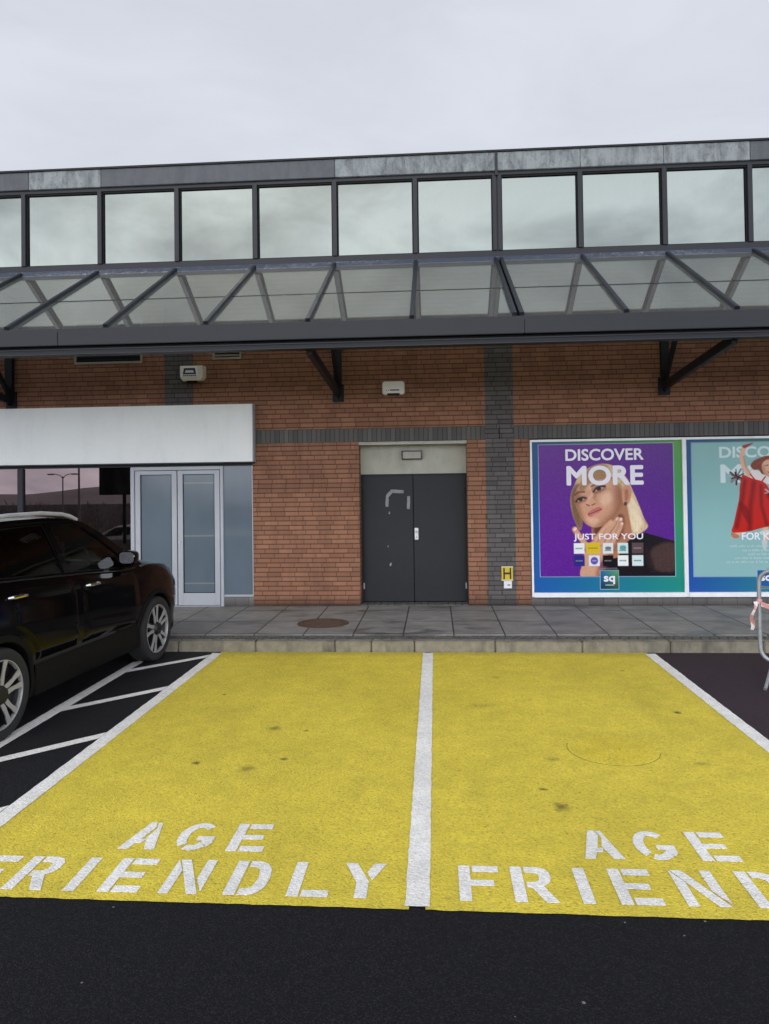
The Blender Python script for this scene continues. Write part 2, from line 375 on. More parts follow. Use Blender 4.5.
def ptext(body, x0, z0, w, h, bold=.0):
    """text outline as vertices/faces in a w x h box"""
    cu = bpy.data.curves.new('lettering', 'FONT'); cu.body = body; cu.offset = bold; cu.resolution_u = 4
    o = bpy.data.objects.new('lettering', cu); col.objects.link(o)
    dg = bpy.context.evaluated_depsgraph_get(); dg.update()
    me = bpy.data.meshes.new_from_object(o.evaluated_get(dg))
    vs = [v.co.copy() for v in me.vertices]; fs = [tuple(p.vertices) for p in me.polygons]
    bpy.data.objects.remove(o); bpy.data.curves.remove(cu); bpy.data.meshes.remove(me)
    xs = [v.x for v in vs]; ys = [v.y for v in vs]
    a, b, c, d = min(xs), max(xs), min(ys), max(ys)
    return [(x0+(v.x-a)/(b-a)*w, z0+(v.y-c)/(d-c)*h) for v in vs], fs
def add_text(mb, body, x0, z0, w, h, y, bold=.0):
    vs, fs = ptext(body, x0, z0, w, h)
    for k, (dx, dz) in enumerate(((0, 0), (1, 0), (-1, 0), (0, 1), (0, -1), (.7, .7), (-.7, .7), (.7, -.7), (-.7, -.7)) if bold else ((0, 0),)):
        mb.add([(p[0]+dx*bold*h, y-k*.0002, p[1]+dz*bold*h) for p in vs], fs)
# ------------------------------------------------------------------ ground
WY = 11.80      # face of the brick wall
PZ = .13        # pavement level
def gz(y): return 0 if y > -6 else ((y+6)*.15 if y > -17 else max(-13, -1.65+(y+17)*.045))
mb = MB()
ys = [-1600, -800, -400, -270, -216, -150, -80, -40, -25, -17, -6, 0, 9.5, 12, 40, 400, 1600]
xs = [-1600, -300, -60, -20, 0, 20, 60, 300, 1600]
mb.grid([[(x, y, gz(y)) for x in xs] for y in ys], False)
struct(mb, 'car_park', M['asphalt'], 'dark asphalt car park in front of the shops', 'asphalt')
XL0, XL1, XC0, XC1, XR0, XR1 = -2.765, -2.645, -.175, -.055, 2.455, 2.575
YF, YK = 3.578, 9.08
struct(MB().rect(-13, XL0+.06, YF-.4, YK, .003), 'parking_bay', M['asphalt_new'], 'fresh black asphalt of the bays under the dark cars', 'parking bay')
struct(MB().rect(XR1-.06, 13, YF-.6, YK, .002), 'parking_bay', M['asphalt_purple'], 'purplish dark surfaced bay right of the yellow bays', 'parking bay')
def edge_rect(x0, x1, y0, y1, z, wob, n, seed):
    rnd = random.Random(seed); m = MB()
    top = [(x0+(x1-x0)*i/n, y1, z) for i in range(n+1)]
    bot = [(x0+(x1-x0)*i/n, y0-.0095*(x0+(x1-x0)*i/n)+rnd.uniform(-wob, wob), z) for i in range(n+1)]
    m.add(bot+top, [(i, i+1, n+2+i, n+1+i) for i in range(n)]); return m
struct(edge_rect(XL1-.03, XC0+.02, YF, YK-.005, .004, .003, 60, 1), 'yellow_bay', M['yellow'], 'yellow surfaced parking bay, left of the centre line', 'parking bay')
struct(edge_rect(XC1-.02, XR0+.03, YF, YK-.005, .004, .003, 60, 2), 'yellow_bay', M['yellow'], 'yellow surfaced parking bay, right of the centre line', 'parking bay')

def line(pts, label):
    """painted line through 4 corners, with slightly ragged long edges"""
    a, b, c, d = [Vector((p[0], p[1], .008)) for p in pts]
    m = MB(); n = max(6, int((b-a).length/.06)); vs = []
    for i in range(n+1):
        t = i/n; p = a.lerp(b, t); q = d.lerp(c, t); s = (q-p).normalized()
        vs += [p+s*random.uniform(-.003, .003), q+s*random.uniform(-.003, .003)]
    m.add(vs, [(2*i, 2*i+1, 2*i+3, 2*i+2) for i in range(n)])
    struct(m, 'road_marking', M['white_line'], label, 'road marking')
line([(XL0, 3.6), (XL0, 9.0), (XL1, 8.98), (XL1, 3.6)], 'white line along the left edge of the yellow bays')
line([(XC0, 3.60), (XC0, 9.02), (XC1, 9.02), (XC1, 3.60)], 'white centre line between the two yellow bays')
line([(XR0, 3.4), (XR0, 9.0), (XR1, 9.0), (XR1, 3.4)], 'white line along the right edge of the yellow bays')
line([(-3.575, 3.4), (-3.575, 8.50), (-3.455, 8.68), (-3.455, 3.4)], 'white line of the hatched strip close to the black car')
for y, lb in ((8.10, 'white hatch bar nearest the kerb'), (6.68, 'white hatch bar beside the middle of the black car'), (5.25, 'white hatch bar beside the rear wheel of the black car'), (3.83, 'white hatch bar nearest the road')):
    line([(-3.455, y-.07), (-2.77, y+.645), (-2.77, y+.80), (-3.455, y+.085)], lb)

# stencilled lettering, unit box 0..1 x 0..1 per letter
def ring(cx, cy, rx, ry, tx, ty, a0, a1, n=14):
    o = []; i = []
    for k in range(n+1):
        a = R(a0+(a1-a0)*k/n); o.append((cx+rx*math.cos(a), cy+ry*math.sin(a))); i.append((cx+(rx-tx)*math.cos(a), cy+(ry-ty)*math.sin(a)))
    return o+i[::-1]
S, T, g = .29, .18, .06
GL = {
 'A': [[(0, 0), (.27, 0), (.37, .22), (.52, .22), (.58, .36), (.43, .36), (.60, .82), (.52, 1), (.36, 1)], [(.74, 0), (1.02, 0), (.70, .98), (.58, .98), (.66, .74), (.56, .42)]],
 'G': [ring(.52, .5, .52, .5, .28, .17, 48, 228), ring(.52, .5, .52, .5, .28, .17, 246, 318), [(.56, .50), (1.04, .50), (1.04, .26), (.93, .13), (.74, .26), (.74, .35), (.56, .35)]],
 'E': [[(0, 0), (S, 0), (S, .42), (.86, .42), (.86, .58), (S, .58), (S, 1), (0, 1)], [(S+g, 1-T), (1, 1-T), (1, 1), (S+g, 1)], [(S+g, 0), (1, 0), (1, T), (S+g, T)]],
 'F': [[(0, 0), (S, 0), (S, .42), (.86, .42), (.86, .58), (S, .58), (S, 1), (0, 1)], [(S+g, 1-T), (1, 1-T), (1, 1), (S+g, 1)]],
 'R': [[(0, 0), (S, 0), (S, 1), (0, 1)], [(S+g, 1), (.66, 1), (.86, .95), (.96, .84), (.97, .66), (.88, .52), (.74, .45), (1.03, 0), (.73, 0), (.46, .40), (S+g, .40), (S+g, .55), (.58, .56), (.68, .62), (.68, .78), (.58, .83), (S+g, .83)]],
 'I': [[(0, 0), (S, 0), (S, 1), (0, 1)]],
 'N': [[(0, 0), (.25, 0), (.25, .66), (0, 1.0)], [(.05, 1), (.32, 1), (.97, 0), (.70, 0)], [(.76, 1), (1.02, 1), (1.02, .06), (.76, .42)]],
 'D': [[(0, 0), (S, 0), (S, 1), (0, 1)], [(S+g, 1), (.58, 1), (.80, .93), (.95, .76), (.99, .5), (.95, .24), (.80, .07), (.58, 0), (S+g, 0), (S+g, T), (.52, T), (.64, .24), (.71, .5), (.64, .76), (.52, 1-T), (S+g, 1-T)]],
 'L': [[(0, 0), (S, 0), (S, 1), (0, 1)], [(S+g, 0), (1, 0), (1, T), (S+g, T)]],
 'Y': [[(0, 1), (.30, 1), (.66, .46), (.66, 0), (.36, 0), (.36, .42)], [(.74, 1), (1.04, 1), (.74, .50), (.58, .72)]],
}
rows = [('AGE', [-1.82, -1.52, -1.20], 4.11, .33), ('FRIENDLY', [-2.51, -2.24, -1.915, -1.735, -1.42, -1.09, -.77, -.505], 3.672, .333)]
for dx, side in ((0, 'left'), (2.602, 'right')):
    for word, xs_, y, h in rows:
        m = MB()
        for ch, x in zip(word, xs_):
            for pl in GL[ch]: m.prism([(x+dx+p[0]*.208, y+p[1]*h) for p in pl], lambda u, v, d: (u, v-.012, d), .0065, .0085)
        struct(m, 'road_lettering', M['white_line'], 'white stencilled word %s painted on the %s yellow bay' % (word, side), 'road lettering')

# kerb, setts, slabs
m = MB(); kx = [-13]
while kx[-1] < -3.4: kx.append(kx[-1]+.98)
kx = [x for x in kx if x < -3.5]+[-3.23, -2.25, -1.26, -.81, -.28, .70, 1.74, 2.78, 3.86]
while kx[-1] < 13: kx.append(kx[-1]+1.0)
for a, b in zip(kx, kx[1:]):
    j = random.uniform(-.003, .003)
    m.box(a+.005, b-.005, YK+j, YK+.15, -.05, PZ+.002+random.uniform(-.002, .002), .012)
struct(m, 'kerb', M['concrete'], 'pale concrete kerb stones along the pavement', 'kerb')
m = MB(); x = -13
while x < 13:
    w = .108; z = random.uniform(-.003, .003)
    m.box(x+.004, x+w-.004, YK+.165, YK+.255, 0, PZ+z, .006); m.box(x+.03, x+w+.022, YK+.263, YK+.353, 0, PZ+random.uniform(-.003, .003), .006); x += w
struct(m, 'sett_strip', M['setts'], 'strip of dark setts behind the kerb', 'setts')
m = MB().box(-13, 13, YK+.151, YK+.46, 0, PZ-.012); m.box(-13, 13, YK+.46, WY+.34, 0, PZ)
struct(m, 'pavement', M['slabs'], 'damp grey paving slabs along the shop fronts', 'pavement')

# covers
t = thing('manhole_cover', 'round rusty iron manhole cover set in the grey pavement', 'manhole cover', (-1.59, 10.30, PZ))
m = MB().lathe([(0, .006), (.30, .006), (.31, .002)], 40, 'z')
for k in range(-5, 6):
    w = math.sqrt(max(.26**2-(k*.05)**2, 0)); m.box(-w, w, k*.05-.012, k*.05+.012, .004, .011)
m.build('lid', M['rust'], t); MB().lathe([(.318, -.002), (.318, .006), (.36, .006), (.365, -.002)], 40, 'z').build('rim', M['rust'], t)
t = thing('manhole_cover', 'round manhole cover painted over in yellow inside the right bay', 'manhole cover', (1.325, 5.79, .004))
m = MB().lathe([(0, .003), (.335, .003), (.338, -.004)], 56, 'z')
for k in range(-12, 13):
    for sg in (1, -1):
        w = math.sqrt(max(.30**2-(k*.025)**2, 0))
        if w > .05: m.bar((-w*.7071-sg*k*.025*.7071*1, -w*.7071*sg+k*.025*.7071, .003), (w*.7071-sg*k*.025*.7071, w*.7071*sg+k*.025*.7071, .003), .006, .003)
m.build('lid', M['yellow'], t)
gm_ = MB(); gm_.grid([[(r*math.cos(R(a)), r*math.sin(R(a)), .0012) for r in (.339, .347-.004*abs((a-250)/100))] for a in range(160, 346, 5)]); gm_.build('groove', M['groove'], t)

# ------------------------------------------------------------------ the building
B = thing('shop_building', 'red brick retail building with dark brick bands and a mirrored clerestory', 'building', (0, 0, 0))
X0, X1 = -13, 13
D = .35
def seg(m, x0, x1, z0, z1, y0=WY, y1=WY+D): m.box(x0, x1, y0, y1, z0, z1)
m = MB()
ZB0, ZB1 = 2.7525, 2.97
RX0, RX1 = -1.215, .51       # door recess
seg(m, X0, X1, ZB1, 5.46)
seg(m, X0, -2.945, 2.40, ZB0)
seg(m, -2.945, RX0, 0, ZB0); seg(m, RX1, 1.49, 0, ZB0)
seg(m, 6.30, X1, 0, ZB0)
m.build('wall', M['brick'], B)
m = MB(); seg(m, X0, X1, ZB0+.001, ZB1-.001, WY-.004); m.build('soldier_course', M['soldier'], B)
for a, b in ((.803, 1.252), (-4.385, -3.915)):
    z0 = .0 if a > 0 else 3.3
    c = (a+b)/2
    m = MB().box(a, c-.007, WY-.012, WY+.1, z0, 5.44); m.box(c+.007, b, WY-.012, WY+.1, z0, 5.44); m.box(c-.007, c+.007, WY-.004, WY+.1, z0, 5.44)
    m.build('pilaster', M['brick_dark'], B)
# wall under the posters
MB().box(1.49, 6.30, WY-.002, WY+.3, 0, .262).build('plinth', M['plinth'], B)
MB().box(1.49, 6.30, WY+.1, WY+.3, .262, ZB0).build('backing_wall', M['room'], B)
# recess
m = MB().box(RX0, RX1, WY+.02, WY+.35, ZB0-.05, ZB0-.001); m.build('recess_soffit', M['beige'], B)
MB().box(RX0, RX1, WY+.29, WY+.34, 2.235, ZB0-.05).build('recess_panel', M['beige'], B)
m = MB()
for k in range(16): m.box(RX0+k*.108+.004, RX0+k*.108+.104, WY+.005, WY+.28, PZ-.02, PZ+.018, .004)
m.build('threshold', M['setts'], B)
for a, b, side in ((RX0+.005, -.365, 0), (-.355, RX1-.005, 1)):
    d = MB().box(a+.03*(1-side), b-.03*side, WY+.292, WY+.335, PZ+.025, 2.20, .003).build('door', M['door_grey'], B)
    tag(d, 'charcoal door leaf with torn tape marks' if side == 0 else 'charcoal door leaf with a steel lock plate')
    if side:
        h = MB().box(a+.012, a+.072, WY+.278, WY+.293, 1.16, 1.35, .004); h.build('lock_plate', M['steel'], d)
        h = MB().box(a+.022, a+.062, WY+.262, WY+.28, 1.27, 1.31, .006); h.build('handle', M['galv'], d); MB().box(a+.030, a+.054, WY+.262, WY+.28, 1.19, 1.215, .004).build('lock', M['galv'], d)
    else:
        y = WY+.2915
        def strip(p, q, w):
            p = Vector(p); q = Vector(q); n = Vector((-(q-p).y, (q-p).x)).normalized()*w/2
            pts = [p+n, p.lerp(q, .3)+n*1.2, q+n*.9, q-n, p.lerp(q, .6)-n*1.15, p-n]
            r = MB(); r.prism([(v.x, v.y) for v in pts], lambda u, v, dd: (u, dd, v), y-.001-random.random()*.0008, y+.002); r.build('tape_mark', M['tape_res'], d)
        strip((-.79, 1.70), (-.785, 1.88), .045); strip((-.785, 1.87), (-.70, 1.965), .05); strip((-.73, 1.955), (-.515, 1.945), .05); strip((-.44, 1.66), (-.435, 1.87), .045)
        strip((-.755, 1.58), (-.75, 1.62), .02); strip((-.75, .735), (-.735, .785), .025); strip((-.78, 1.04), (-.78, 1.07), .012)
    hx = a+.02 if side == 0 else b-.035
    for z in (.36, 1.90):
        MB().box(hx, hx+.02, WY+.274, WY+.295, z, z+.10, .004).build('hinge', M['frame_dark'] if z > 1 else M['galv'], d)
m = MB().box(RX0, RX1, WY+.285, WY+.345, 2.20, 2.235); m.box(RX0, RX0+.033, WY+.285, WY+.345, PZ+.018, 2.20); m.box(RX1-.033, RX1, WY+.285, WY+.345, PZ+.018, 2.20)
m.build('door_frame', M['frame_dark'], B)

# shop front on the left
gy = WY+.03
w = MB().box(X0, -4.915, gy, gy+.012, PZ+.30, 2.44).build('shop_window', M['shop_glass'], B)
m = MB().box(X0, -2.945, WY-.005, WY+.12, 2.40, 2.47); m.box(-6.895, -6.79, WY-.01, WY+.1, PZ, 2.40, .01); m.box(X0, -4.97, WY-.01, WY+.1, PZ+.24, PZ+.30); m.box(-9.4, -9.3, WY-.01, WY+.1, PZ, 2.40, .01)
m.build('frame', M['frame'], w)
MB().box(X0, -4.97, WY, WY+.12, 0, PZ+.24).build('plinth', M['plinth'], B)
m = MB().box(-4.968, -4.905, WY-.02, WY+.08, PZ, 2.40, .006); m.box(-3.478, -3.428, WY-.02, WY+.08, PZ, 2.40, .006); m.box(-4.905, -3.478, WY-.02, WY+.08, 2.345, 2.40, .006)
m.box(-4.905, -3.478, WY-.02, WY+.08, PZ-.01, PZ+.012)
m.build('shop_door_frame', M['alu'], B)
for a, b, k in ((-4.895, -4.20, 0), (-4.185, -3.49, 1)):
    st = .085
    m = MB().box(a, a+st, WY-.008, WY+.045, PZ+.02, 2.335, .004); m.box(b-st, b, WY-.008, WY+.045, PZ+.02, 2.335, .004)
    m.box(a+st, b-st, WY-.006, WY+.043, 2.275, 2.335); m.box(a+st, b-st, WY-.006, WY+.043, PZ+.02, .345)
    d = m.build('shop_door', M['alu'], B)
    MB().box(a+st, b-st, WY+.014, WY+.024, .345, 2.275).build('pane', M['frost'], d)
    m = MB().box(a+st, b-st, WY+.002, WY+.014, .345, .357); m.box(a+st, b-st, WY+.002, WY+.014, 2.263, 2.275); m.box(a+st, a+st+.012, WY+.002, WY+.014, .357, 2.263); m.box(b-st-.012, b-st, WY+.002, WY+.014, .357, 2.263)
    m.build('glazing_bead', M['frame'], d)
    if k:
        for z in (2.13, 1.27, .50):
            MB().box(a+st+.012, b-st-.012, WY+.011, WY+.016, z-.012, z+.012).build('rail', M['frost_streak'], d)  # reflected bright streaks put on the pane as pale bars
        MB().lathe([(0, -.012), (.022, -.012), (.024, -.002), (.024, .0)], 20, 'z').build('lock', M['steel'], d).matrix_local = Matrix.Translation((a+.03, WY-.008, 1.17)) @ Matrix.Rotation(R(90), 4, 'X') @ Matrix.Scale(-1, 4, (0, 0, 1))
p = MB().box(-3.428, -2.945, WY+.012, WY+.024, .315, 2.40).build('side_pane', M['frost_dark'], B)
MB().box(-3.428, -2.945, WY-.006, WY+.06, .285, .315).build('sill', M['alu'], p)
MB().box(-2.957, -2.945, WY-.004, WY+.06, .315, 2.40).build('edge_bead', M['alu'], p)
MB().box(-3.428, -2.945, WY, WY+.1, 0, .285).build('plinth', M['plinth'], B)

# display-window frames carrying the two posters
POS = [(1.497, 3.865), (3.865, 6.29)]
for a, b in POS:
    m = MB().box(a, a+.03, WY-.035, WY+.06, .265, 2.735, .004); m.box(b-.03, b, WY-.035, WY+.06, .265, 2.735, .004)
    m.box(a+.03, b-.03, WY-.035, WY+.06, 2.70, 2.735); m.box(a+.03, b-.03, WY-.05, WY+.06, .265, .335)
    m.build('window_frame', M['white_pvc'], B)

# clerestory
CY = 12.25
MX = [-.265+1.348*k for k in range(-9, 10)]
m = MB().box(X0, X1, CY-.022, CY+.12, 5.775, 5.895); m.box(X0, X1, CY-.02, CY+.12, 7.15, 7.21)
m.build('clerestory_rail', M['frame'], B)
for x in MX:
    if abs(x-1.083) < .02:
        m = MB().box(x-.075, x-.01, CY-.05, CY+.12, 5.895, 7.15, .004); m.box(x+.01, x+.075, CY-.05, CY+.12, 5.895, 7.15, .004); m.box(x-.01, x+.01, CY-.02, CY+.1, 5.895, 7.15)
    else: m = MB().box(x-.037, x+.037, CY-.05, CY+.12, 5.895, 7.15, .004)
    m.build('mullion', M['frame'], B)
for a, b in zip(MX, MX[1:]):
    ha = .075 if abs(a-1.083) < .02 else .042; hb = .075 if abs(b-1.083) < .02 else .042
    rx = random.uniform(-.004, .004); rz = random.uniform(-.004, .004)
    mm = MB(); w = b-a
    c = Vector(((a+b)/2, CY+.035, 6.5225))
    mm.box(-(w-ha-hb)/2, (w-ha-hb)/2, -.004, .004, -.63, .63)
    o = mm.build('clerestory_pane', M['clere_glass'], B); o.location = c+Vector(((ha-hb)/2, 0, 0)); o.rotation_euler = (rx, 0, rz)
    gk = MB(); ww = (w-ha-hb)/2
    cx = c.x+(ha-hb)/2
    gk.box(cx-ww, cx-ww+.014, CY-.004, CY+.02, 5.895, 7.15); gk.box(cx+ww-.014, cx+ww, CY-.004, CY+.02, 5.895, 7.15)
    gk.box(cx-ww+.014, cx+ww-.014, CY-.004, CY+.02, 5.895, 5.909); gk.box(cx-ww+.014, cx+ww-.014, CY-.004, CY+.02, 7.120, 7.15)
    gk.build('glazing_bead', M['gap'], B)
# eaves fascia in separate pressed sheets
ex = [X0, -9.7, -6.9, -5.62, -1.60, 1.075, 2.44, 3.77, 5.13, 8.5, X1]
wm = ['weath_lo', 'weath_lo', 'weath_hi', 'weath_lo', 'weath_hi', 'weath_hi', 'weath_hi', 'weath_hi', 'weath_lo', 'weath_lo']
for (a, b), k in zip(zip(ex, ex[1:]), wm):
    MB().box(a+.003, b-.003, CY-.06, CY+.1, 7.21, 7.515, .006).build('eaves_fascia', M[k], B)
MB().box(X0, X1, CY-.085, CY+.3, 7.515, 7.545).build('eaves_trim', M['frame_dark'], B)
MB().box(1.055, 1.10, CY-.075, CY+.02, 7.13, 7.515).build('joint_cover', M['frame'], B)
m = MB().box(X0, X1, CY+.3, 30, 7.40, 7.52); m.box(X0, X0+.3, WY+.36, 30, 0, 7.39); m.box(X1-.3, X1, WY+.36, 30, 0, 7.39); m.box(X0, X1, 29.7, 30, 0, 7.39)
m.box(X0+.3, X1-.3, 15.5, 15.6, 0, 7.39)
m.build('roof', M['roofing'], B)
m = MB().box(X0, X1, WY+.36, CY+.14, 5.40, 5.60); m.build('wall_head', M['roofing'], B)

# ------------------------------------------------------------------ canopy
C = thing('glass_canopy', 'sloping glazed canopy with grey gutter beam in front of the brick wall', 'canopy', (0, WY, 3.77))
def cv(m): # shift into the canopy's own frame
    m.v = [(p[0], p[1]-WY, p[2]-3.77) for p in m.v]; return m
ga, gb = (9.42, 4.15), (12.16, 5.715)
sl = (gb[1]-ga[1])/(gb[0]-ga[0]); nl = math.hypot(1, sl); nrm = (0, -sl/nl, 1/nl)
jx = [X0, -9.2, -4.66, 1.09, 6.6, X1]
for a, b in zip(jx, jx[1:]):
    m = MB().box(a+.002, b-.002, 8.88, 9.06, 3.838, 4.01, .006); cv(m).build('gutter', M['frame'], C)
cv(MB().box(X0, X1, 8.96, 9.05, 3.795, 3.838)).build('shadow_recess', M['gap'], C)
cv(MB().box(X0, X1, 8.90, 9.05, 3.725, 3.795, .005)).build('beam', M['frame_dark'], C)
m = MB()
for z in (3.725, 3.783): m.box(X0, X1, 8.888, 8.90, z, z+.012)
m.box(X0, X1, 9.06, 9.46, 3.96, 3.985); m.box(X0, X1, 9.36, 9.41, 3.985, 4.155)
cv(m).build('beam_lip', M['frame'], C)
def slope(y): return ga[1]+(y-ga[0])*sl
for x in MX:
    m = MB()
    for dx, w in (((-.045, .06), (.045, .06)) if abs(x-1.083) < .02 else ((0, .062),)):
        m.bar((x+dx, ga[0]+.02, slope(ga[0]+.02)+.03), (x+dx, gb[0]-.03, slope(gb[0]-.03)+.03), w, .055, (0, 0, 1), .006)
        m.bar((x+dx, ga[0]+.04, slope(ga[0]+.04)-.05), (x+dx, WY-.02, slope(WY-.02)-.05), w*.7, .07)
    cv(m).build('rafter', M['frame'], C)
for a, b in zip(MX, MX[1:]):
    for ya, yb in ((ga[0], 10.62), (10.66, gb[0])):
        m = MB(); n = Vector(nrm)*.004
        P = [Vector((a+.03, ya, slope(ya))), Vector((b-.03, ya, slope(ya))), Vector((b-.03, yb, slope(yb))), Vector((a+.03, yb, slope(yb)))]
        m.add([p-n for p in P]+[p+n for p in P], [(0, 1, 2, 3), (7, 6, 5, 4), (0, 1, 5, 4), (1, 2, 6, 5), (2, 3, 7, 6), (3, 0, 4, 7)])
        o = cv(m).build('roof_pane', M['roof_glass'], C)
m = MB(); m.box(X0, X1, -.02, .02, -.006, .006, 0, Matrix.Translation((0, 10.64, slope(10.64))) @ Matrix.Rotation(math.atan(sl), 4, 'X')); cv(m).build('glazing_joint', M['frame_dark'], C)
m = MB()
for a, b in zip(MX, MX[1:]):
    m.add([(a+.002, 12.10, slope(12.10)+.012), (b-.002, 12.10, slope(12.10)+.012), (b-.002, CY-.025, 5.80), (a+.002, CY-.025, 5.80)], [(0, 1, 2, 3)])
    m.add([(a+.002, 12.10, slope(12.10)+.012), (b-.002, 12.10, slope(12.10)+.012), (b-.002, 12.10, slope(12.10)), (a+.002, 12.10, slope(12.10))], [(0, 1, 2, 3)])
cv(m).build('flashing', M['flash'], C)
for x in (-11.9, -6.98, -1.53, 3.58, 8.5):
    m = MB().box(x-.09, x+.09, WY-.03, WY, 3.40, 3.68, .004)
    m.box(x-.06, x+.06, WY-.11, WY-.03, 3.66, 5.25); m.box(x-.008, x+.008, WY-.14, WY-.03, 3.44, 3.64)
    o = cv(m).build('bracket', M['frame_dark'], C)
    m = MB().bar((x, WY-.06, 3.54), (x, 9.04, 3.735), .075, .12, (0, 0, 1), .004); m.bar((x, WY-.06, 3.60), (x, WY-.95, 4.50), .06, .07, (0, 0, 1), .004)
    cv(m).build('strut', M['frame_dark'], o)

# ------------------------------------------------------------------ things fixed to the wall
t = thing('fascia_sign', 'long blank off-white sign panel above the tinted shop window', 'sign', (0, WY-.15, 2.46))
MB().box(X0, -2.905, 0, .148, .0, .925, .006).build('panel', M['sign_white'], t)
m = MB().box(X0, -2.90, -.006, .14, -.02, -.001); m.build('bottom_trim', M['frame'], t); MB().box(-2.904, -2.893, -.004, .146, 0, .93).build('edge_trim', M['alu'], t)

def vent(x0, x1, z0, z1, ns, label):
    t = thing('wall_vent', label, 'vent', ((x0+x1)/2, WY, z0), 0, 'louvred vents in the brick wall'); w = (x1-x0)/2; h = z1-z0; f = .035
    m = MB().box(-w, w, -.03, -.001, 0, f, .003); m.box(-w, w, -.03, -.001, h-f, h, .003); m.box(-w, -w+f, -.03, -.001, f, h-f, .003); m.box(w-f, w, -.03, -.001, f, h-f, .003)
    m.build('frame', M['vent_beige'], t)
    MB().box(-w+f, w-f, -.004, -.001, f, h-f).build('backing', M['gap'], t)
    m = MB(); n = ns
    for k in range(n):
        z = f+(k+.5)*(h-2*f)/n
        m.bar((-w+f, -.016, z), (w-f, -.016, z), .03, .008, (0, .8, .6))
    m.build('louvre', M['vent_beige'] if ns < 5 else M['frame'], t)
vent(-5.90, -4.748, 4.105, 4.82, 12, 'wide louvred vent high on the wall above the white sign panel')
vent(-3.58, -3.10, 4.13, 4.33, 2, 'small narrow vent beside the dark pilaster, right of the cream alarm box')

t = thing('alarm_box', 'cream alarm box with a dark blue emblem on the dark pilaster', 'alarm box', (-3.90, WY-.012, 3.785))
m = MB(); m.prism([(-.21, .24), (.21, .24), (.21, .05), (.17, 0), (-.17, 0), (-.21, .05)], lambda u, v, d: (u*(1-.12*d/.1), -d, v), 0, .11); m.build('case', M['box_cream'], t)
MB().box(-.185, .105, -.114, -.111, .06, .232).build('face_plate', M['box_white'], t)
m = MB(); m.prism([(-.12, .10), (.10, .10), (.08, .20), (-.10, .20)], lambda u, v, d: (u-.02, -d, v), .114, .116)
m.build('emblem', M['ink_blue'], t)
m = MB(); m.prism([(-.085, .125), (.065, .125), (.05, .165), (-.07, .165)], lambda u, v, d: (u-.02, -d, v), .1165, .118); m.build('emblem_window', M['label_white'], t)
m = MB()
for k in range(7): m.box(-.135+k*.032, -.112+k*.032, -.116, -.114, .068, .088)
m.build('lettering', M['ink_blue'], t)
MB().box(-.09, .08, -.1, -.02, -.03, -.0, .01).build('sounder', M['gap'], t)

t = thing('alarm_box', 'rounded white alarm box on the red brick above the charcoal double door', 'alarm box', (-.64, WY, 3.492))
rr2 = []
for cx_, cz_, a0 in ((.135, .17, 0), (-.135, .17, 90), (-.135, .045, 180), (.135, .045, 270)):
    for k in range(7): a = R(a0+15*k); rr2.append((cx_+.045*math.cos(a), cz_+.045*math.sin(a)))
m = MB(); vs_ = []
for dpt, s_ in ((0, 1.0), (.05, 1.0), (.075, .975), (.088, .93)): vs_ += [(x*s_, -dpt, .1075+(z-.1075)*s_) for x, z in rr2]
n_ = len(rr2); m.add(vs_, [(r*n_+i, r*n_+(i+1) % n_, (r+1)*n_+(i+1) % n_, (r+1)*n_+i) for r in range(3) for i in range(n_)]+[tuple(range(3*n_, 4*n_))], True); m.build('case', M['box_white'], t)
MB().box(-.10, .10, -.098, -.085, -.012, .02, .006).build('base_grille', M['frame_dark'], t)
MB().box(-.13, .125, -.0935, -.089, .05, .19, .002).build('cover_plate', M['box_white'], t)
m = MB(); m.prism([(-.115, .06), (-.098, .06), (-.106, .08)], lambda u, v, d: (u, -d, v), .0935, .0955); m.prism([(-.085, .06), (-.068, .06), (-.076, .08)], lambda u, v, d: (u, -d, v), .0935, .0955)
for k in range(7): m.box(-.05+k*.021, -.034+k*.021, -.0955, -.0935, .058, .082)
m.build('lettering', M['ink_blue'], t)

t = thing('bulkhead_light', 'small unlit rectangular lamp on the cream board above the double door', 'lamp', (-.37, WY+.29, 2.47))
m = MB().box(-.165, .165, -.075, 0, 0, .012); m.box(-.165, .165, -.075, 0, .128, .14); m.box(-.165, -.153, -.075, 0, .012, .128); m.box(.153, .165, -.075, 0, .012, .128); m.build('case', M['frame_dark'], t)
MB().box(-.153, .153, -.05, -.002, .012, .128).build('diffuser', M['beige'], t)

t = thing('hydrant_sign', 'yellow hydrant plate with a black H and a small white tag below', 'sign', (1.113, WY-.012, .42))
m = MB().box(-.095, .095, -.012, 0, .10, .335, .01); m.build('plate', M['hyd_yellow'], t)
m = MB().box(-.062, -.038, -.0145, -.012, .13, .305); m.box(.038, .062, -.0145, -.012, .13, .305); m.box(-.038, .038, -.0145, -.012, .205, .235); m.build('lettering', M['ink_black'], t)
m = MB().box(-.092, .092, -.0135, -.0118, .318, .327); m.box(-.092, .092, -.0135, -.0118, .108, .117); m.build('border', M['label_white'], t)
m = MB().box(-.055, .07, -.010, 0, -.015, .10, .003); o = m.build('tag', M['label_white'], t)
MB().box(.0, .045, -.0115, -.010, .03, .045).build('lettering', M['ink_black'], t)
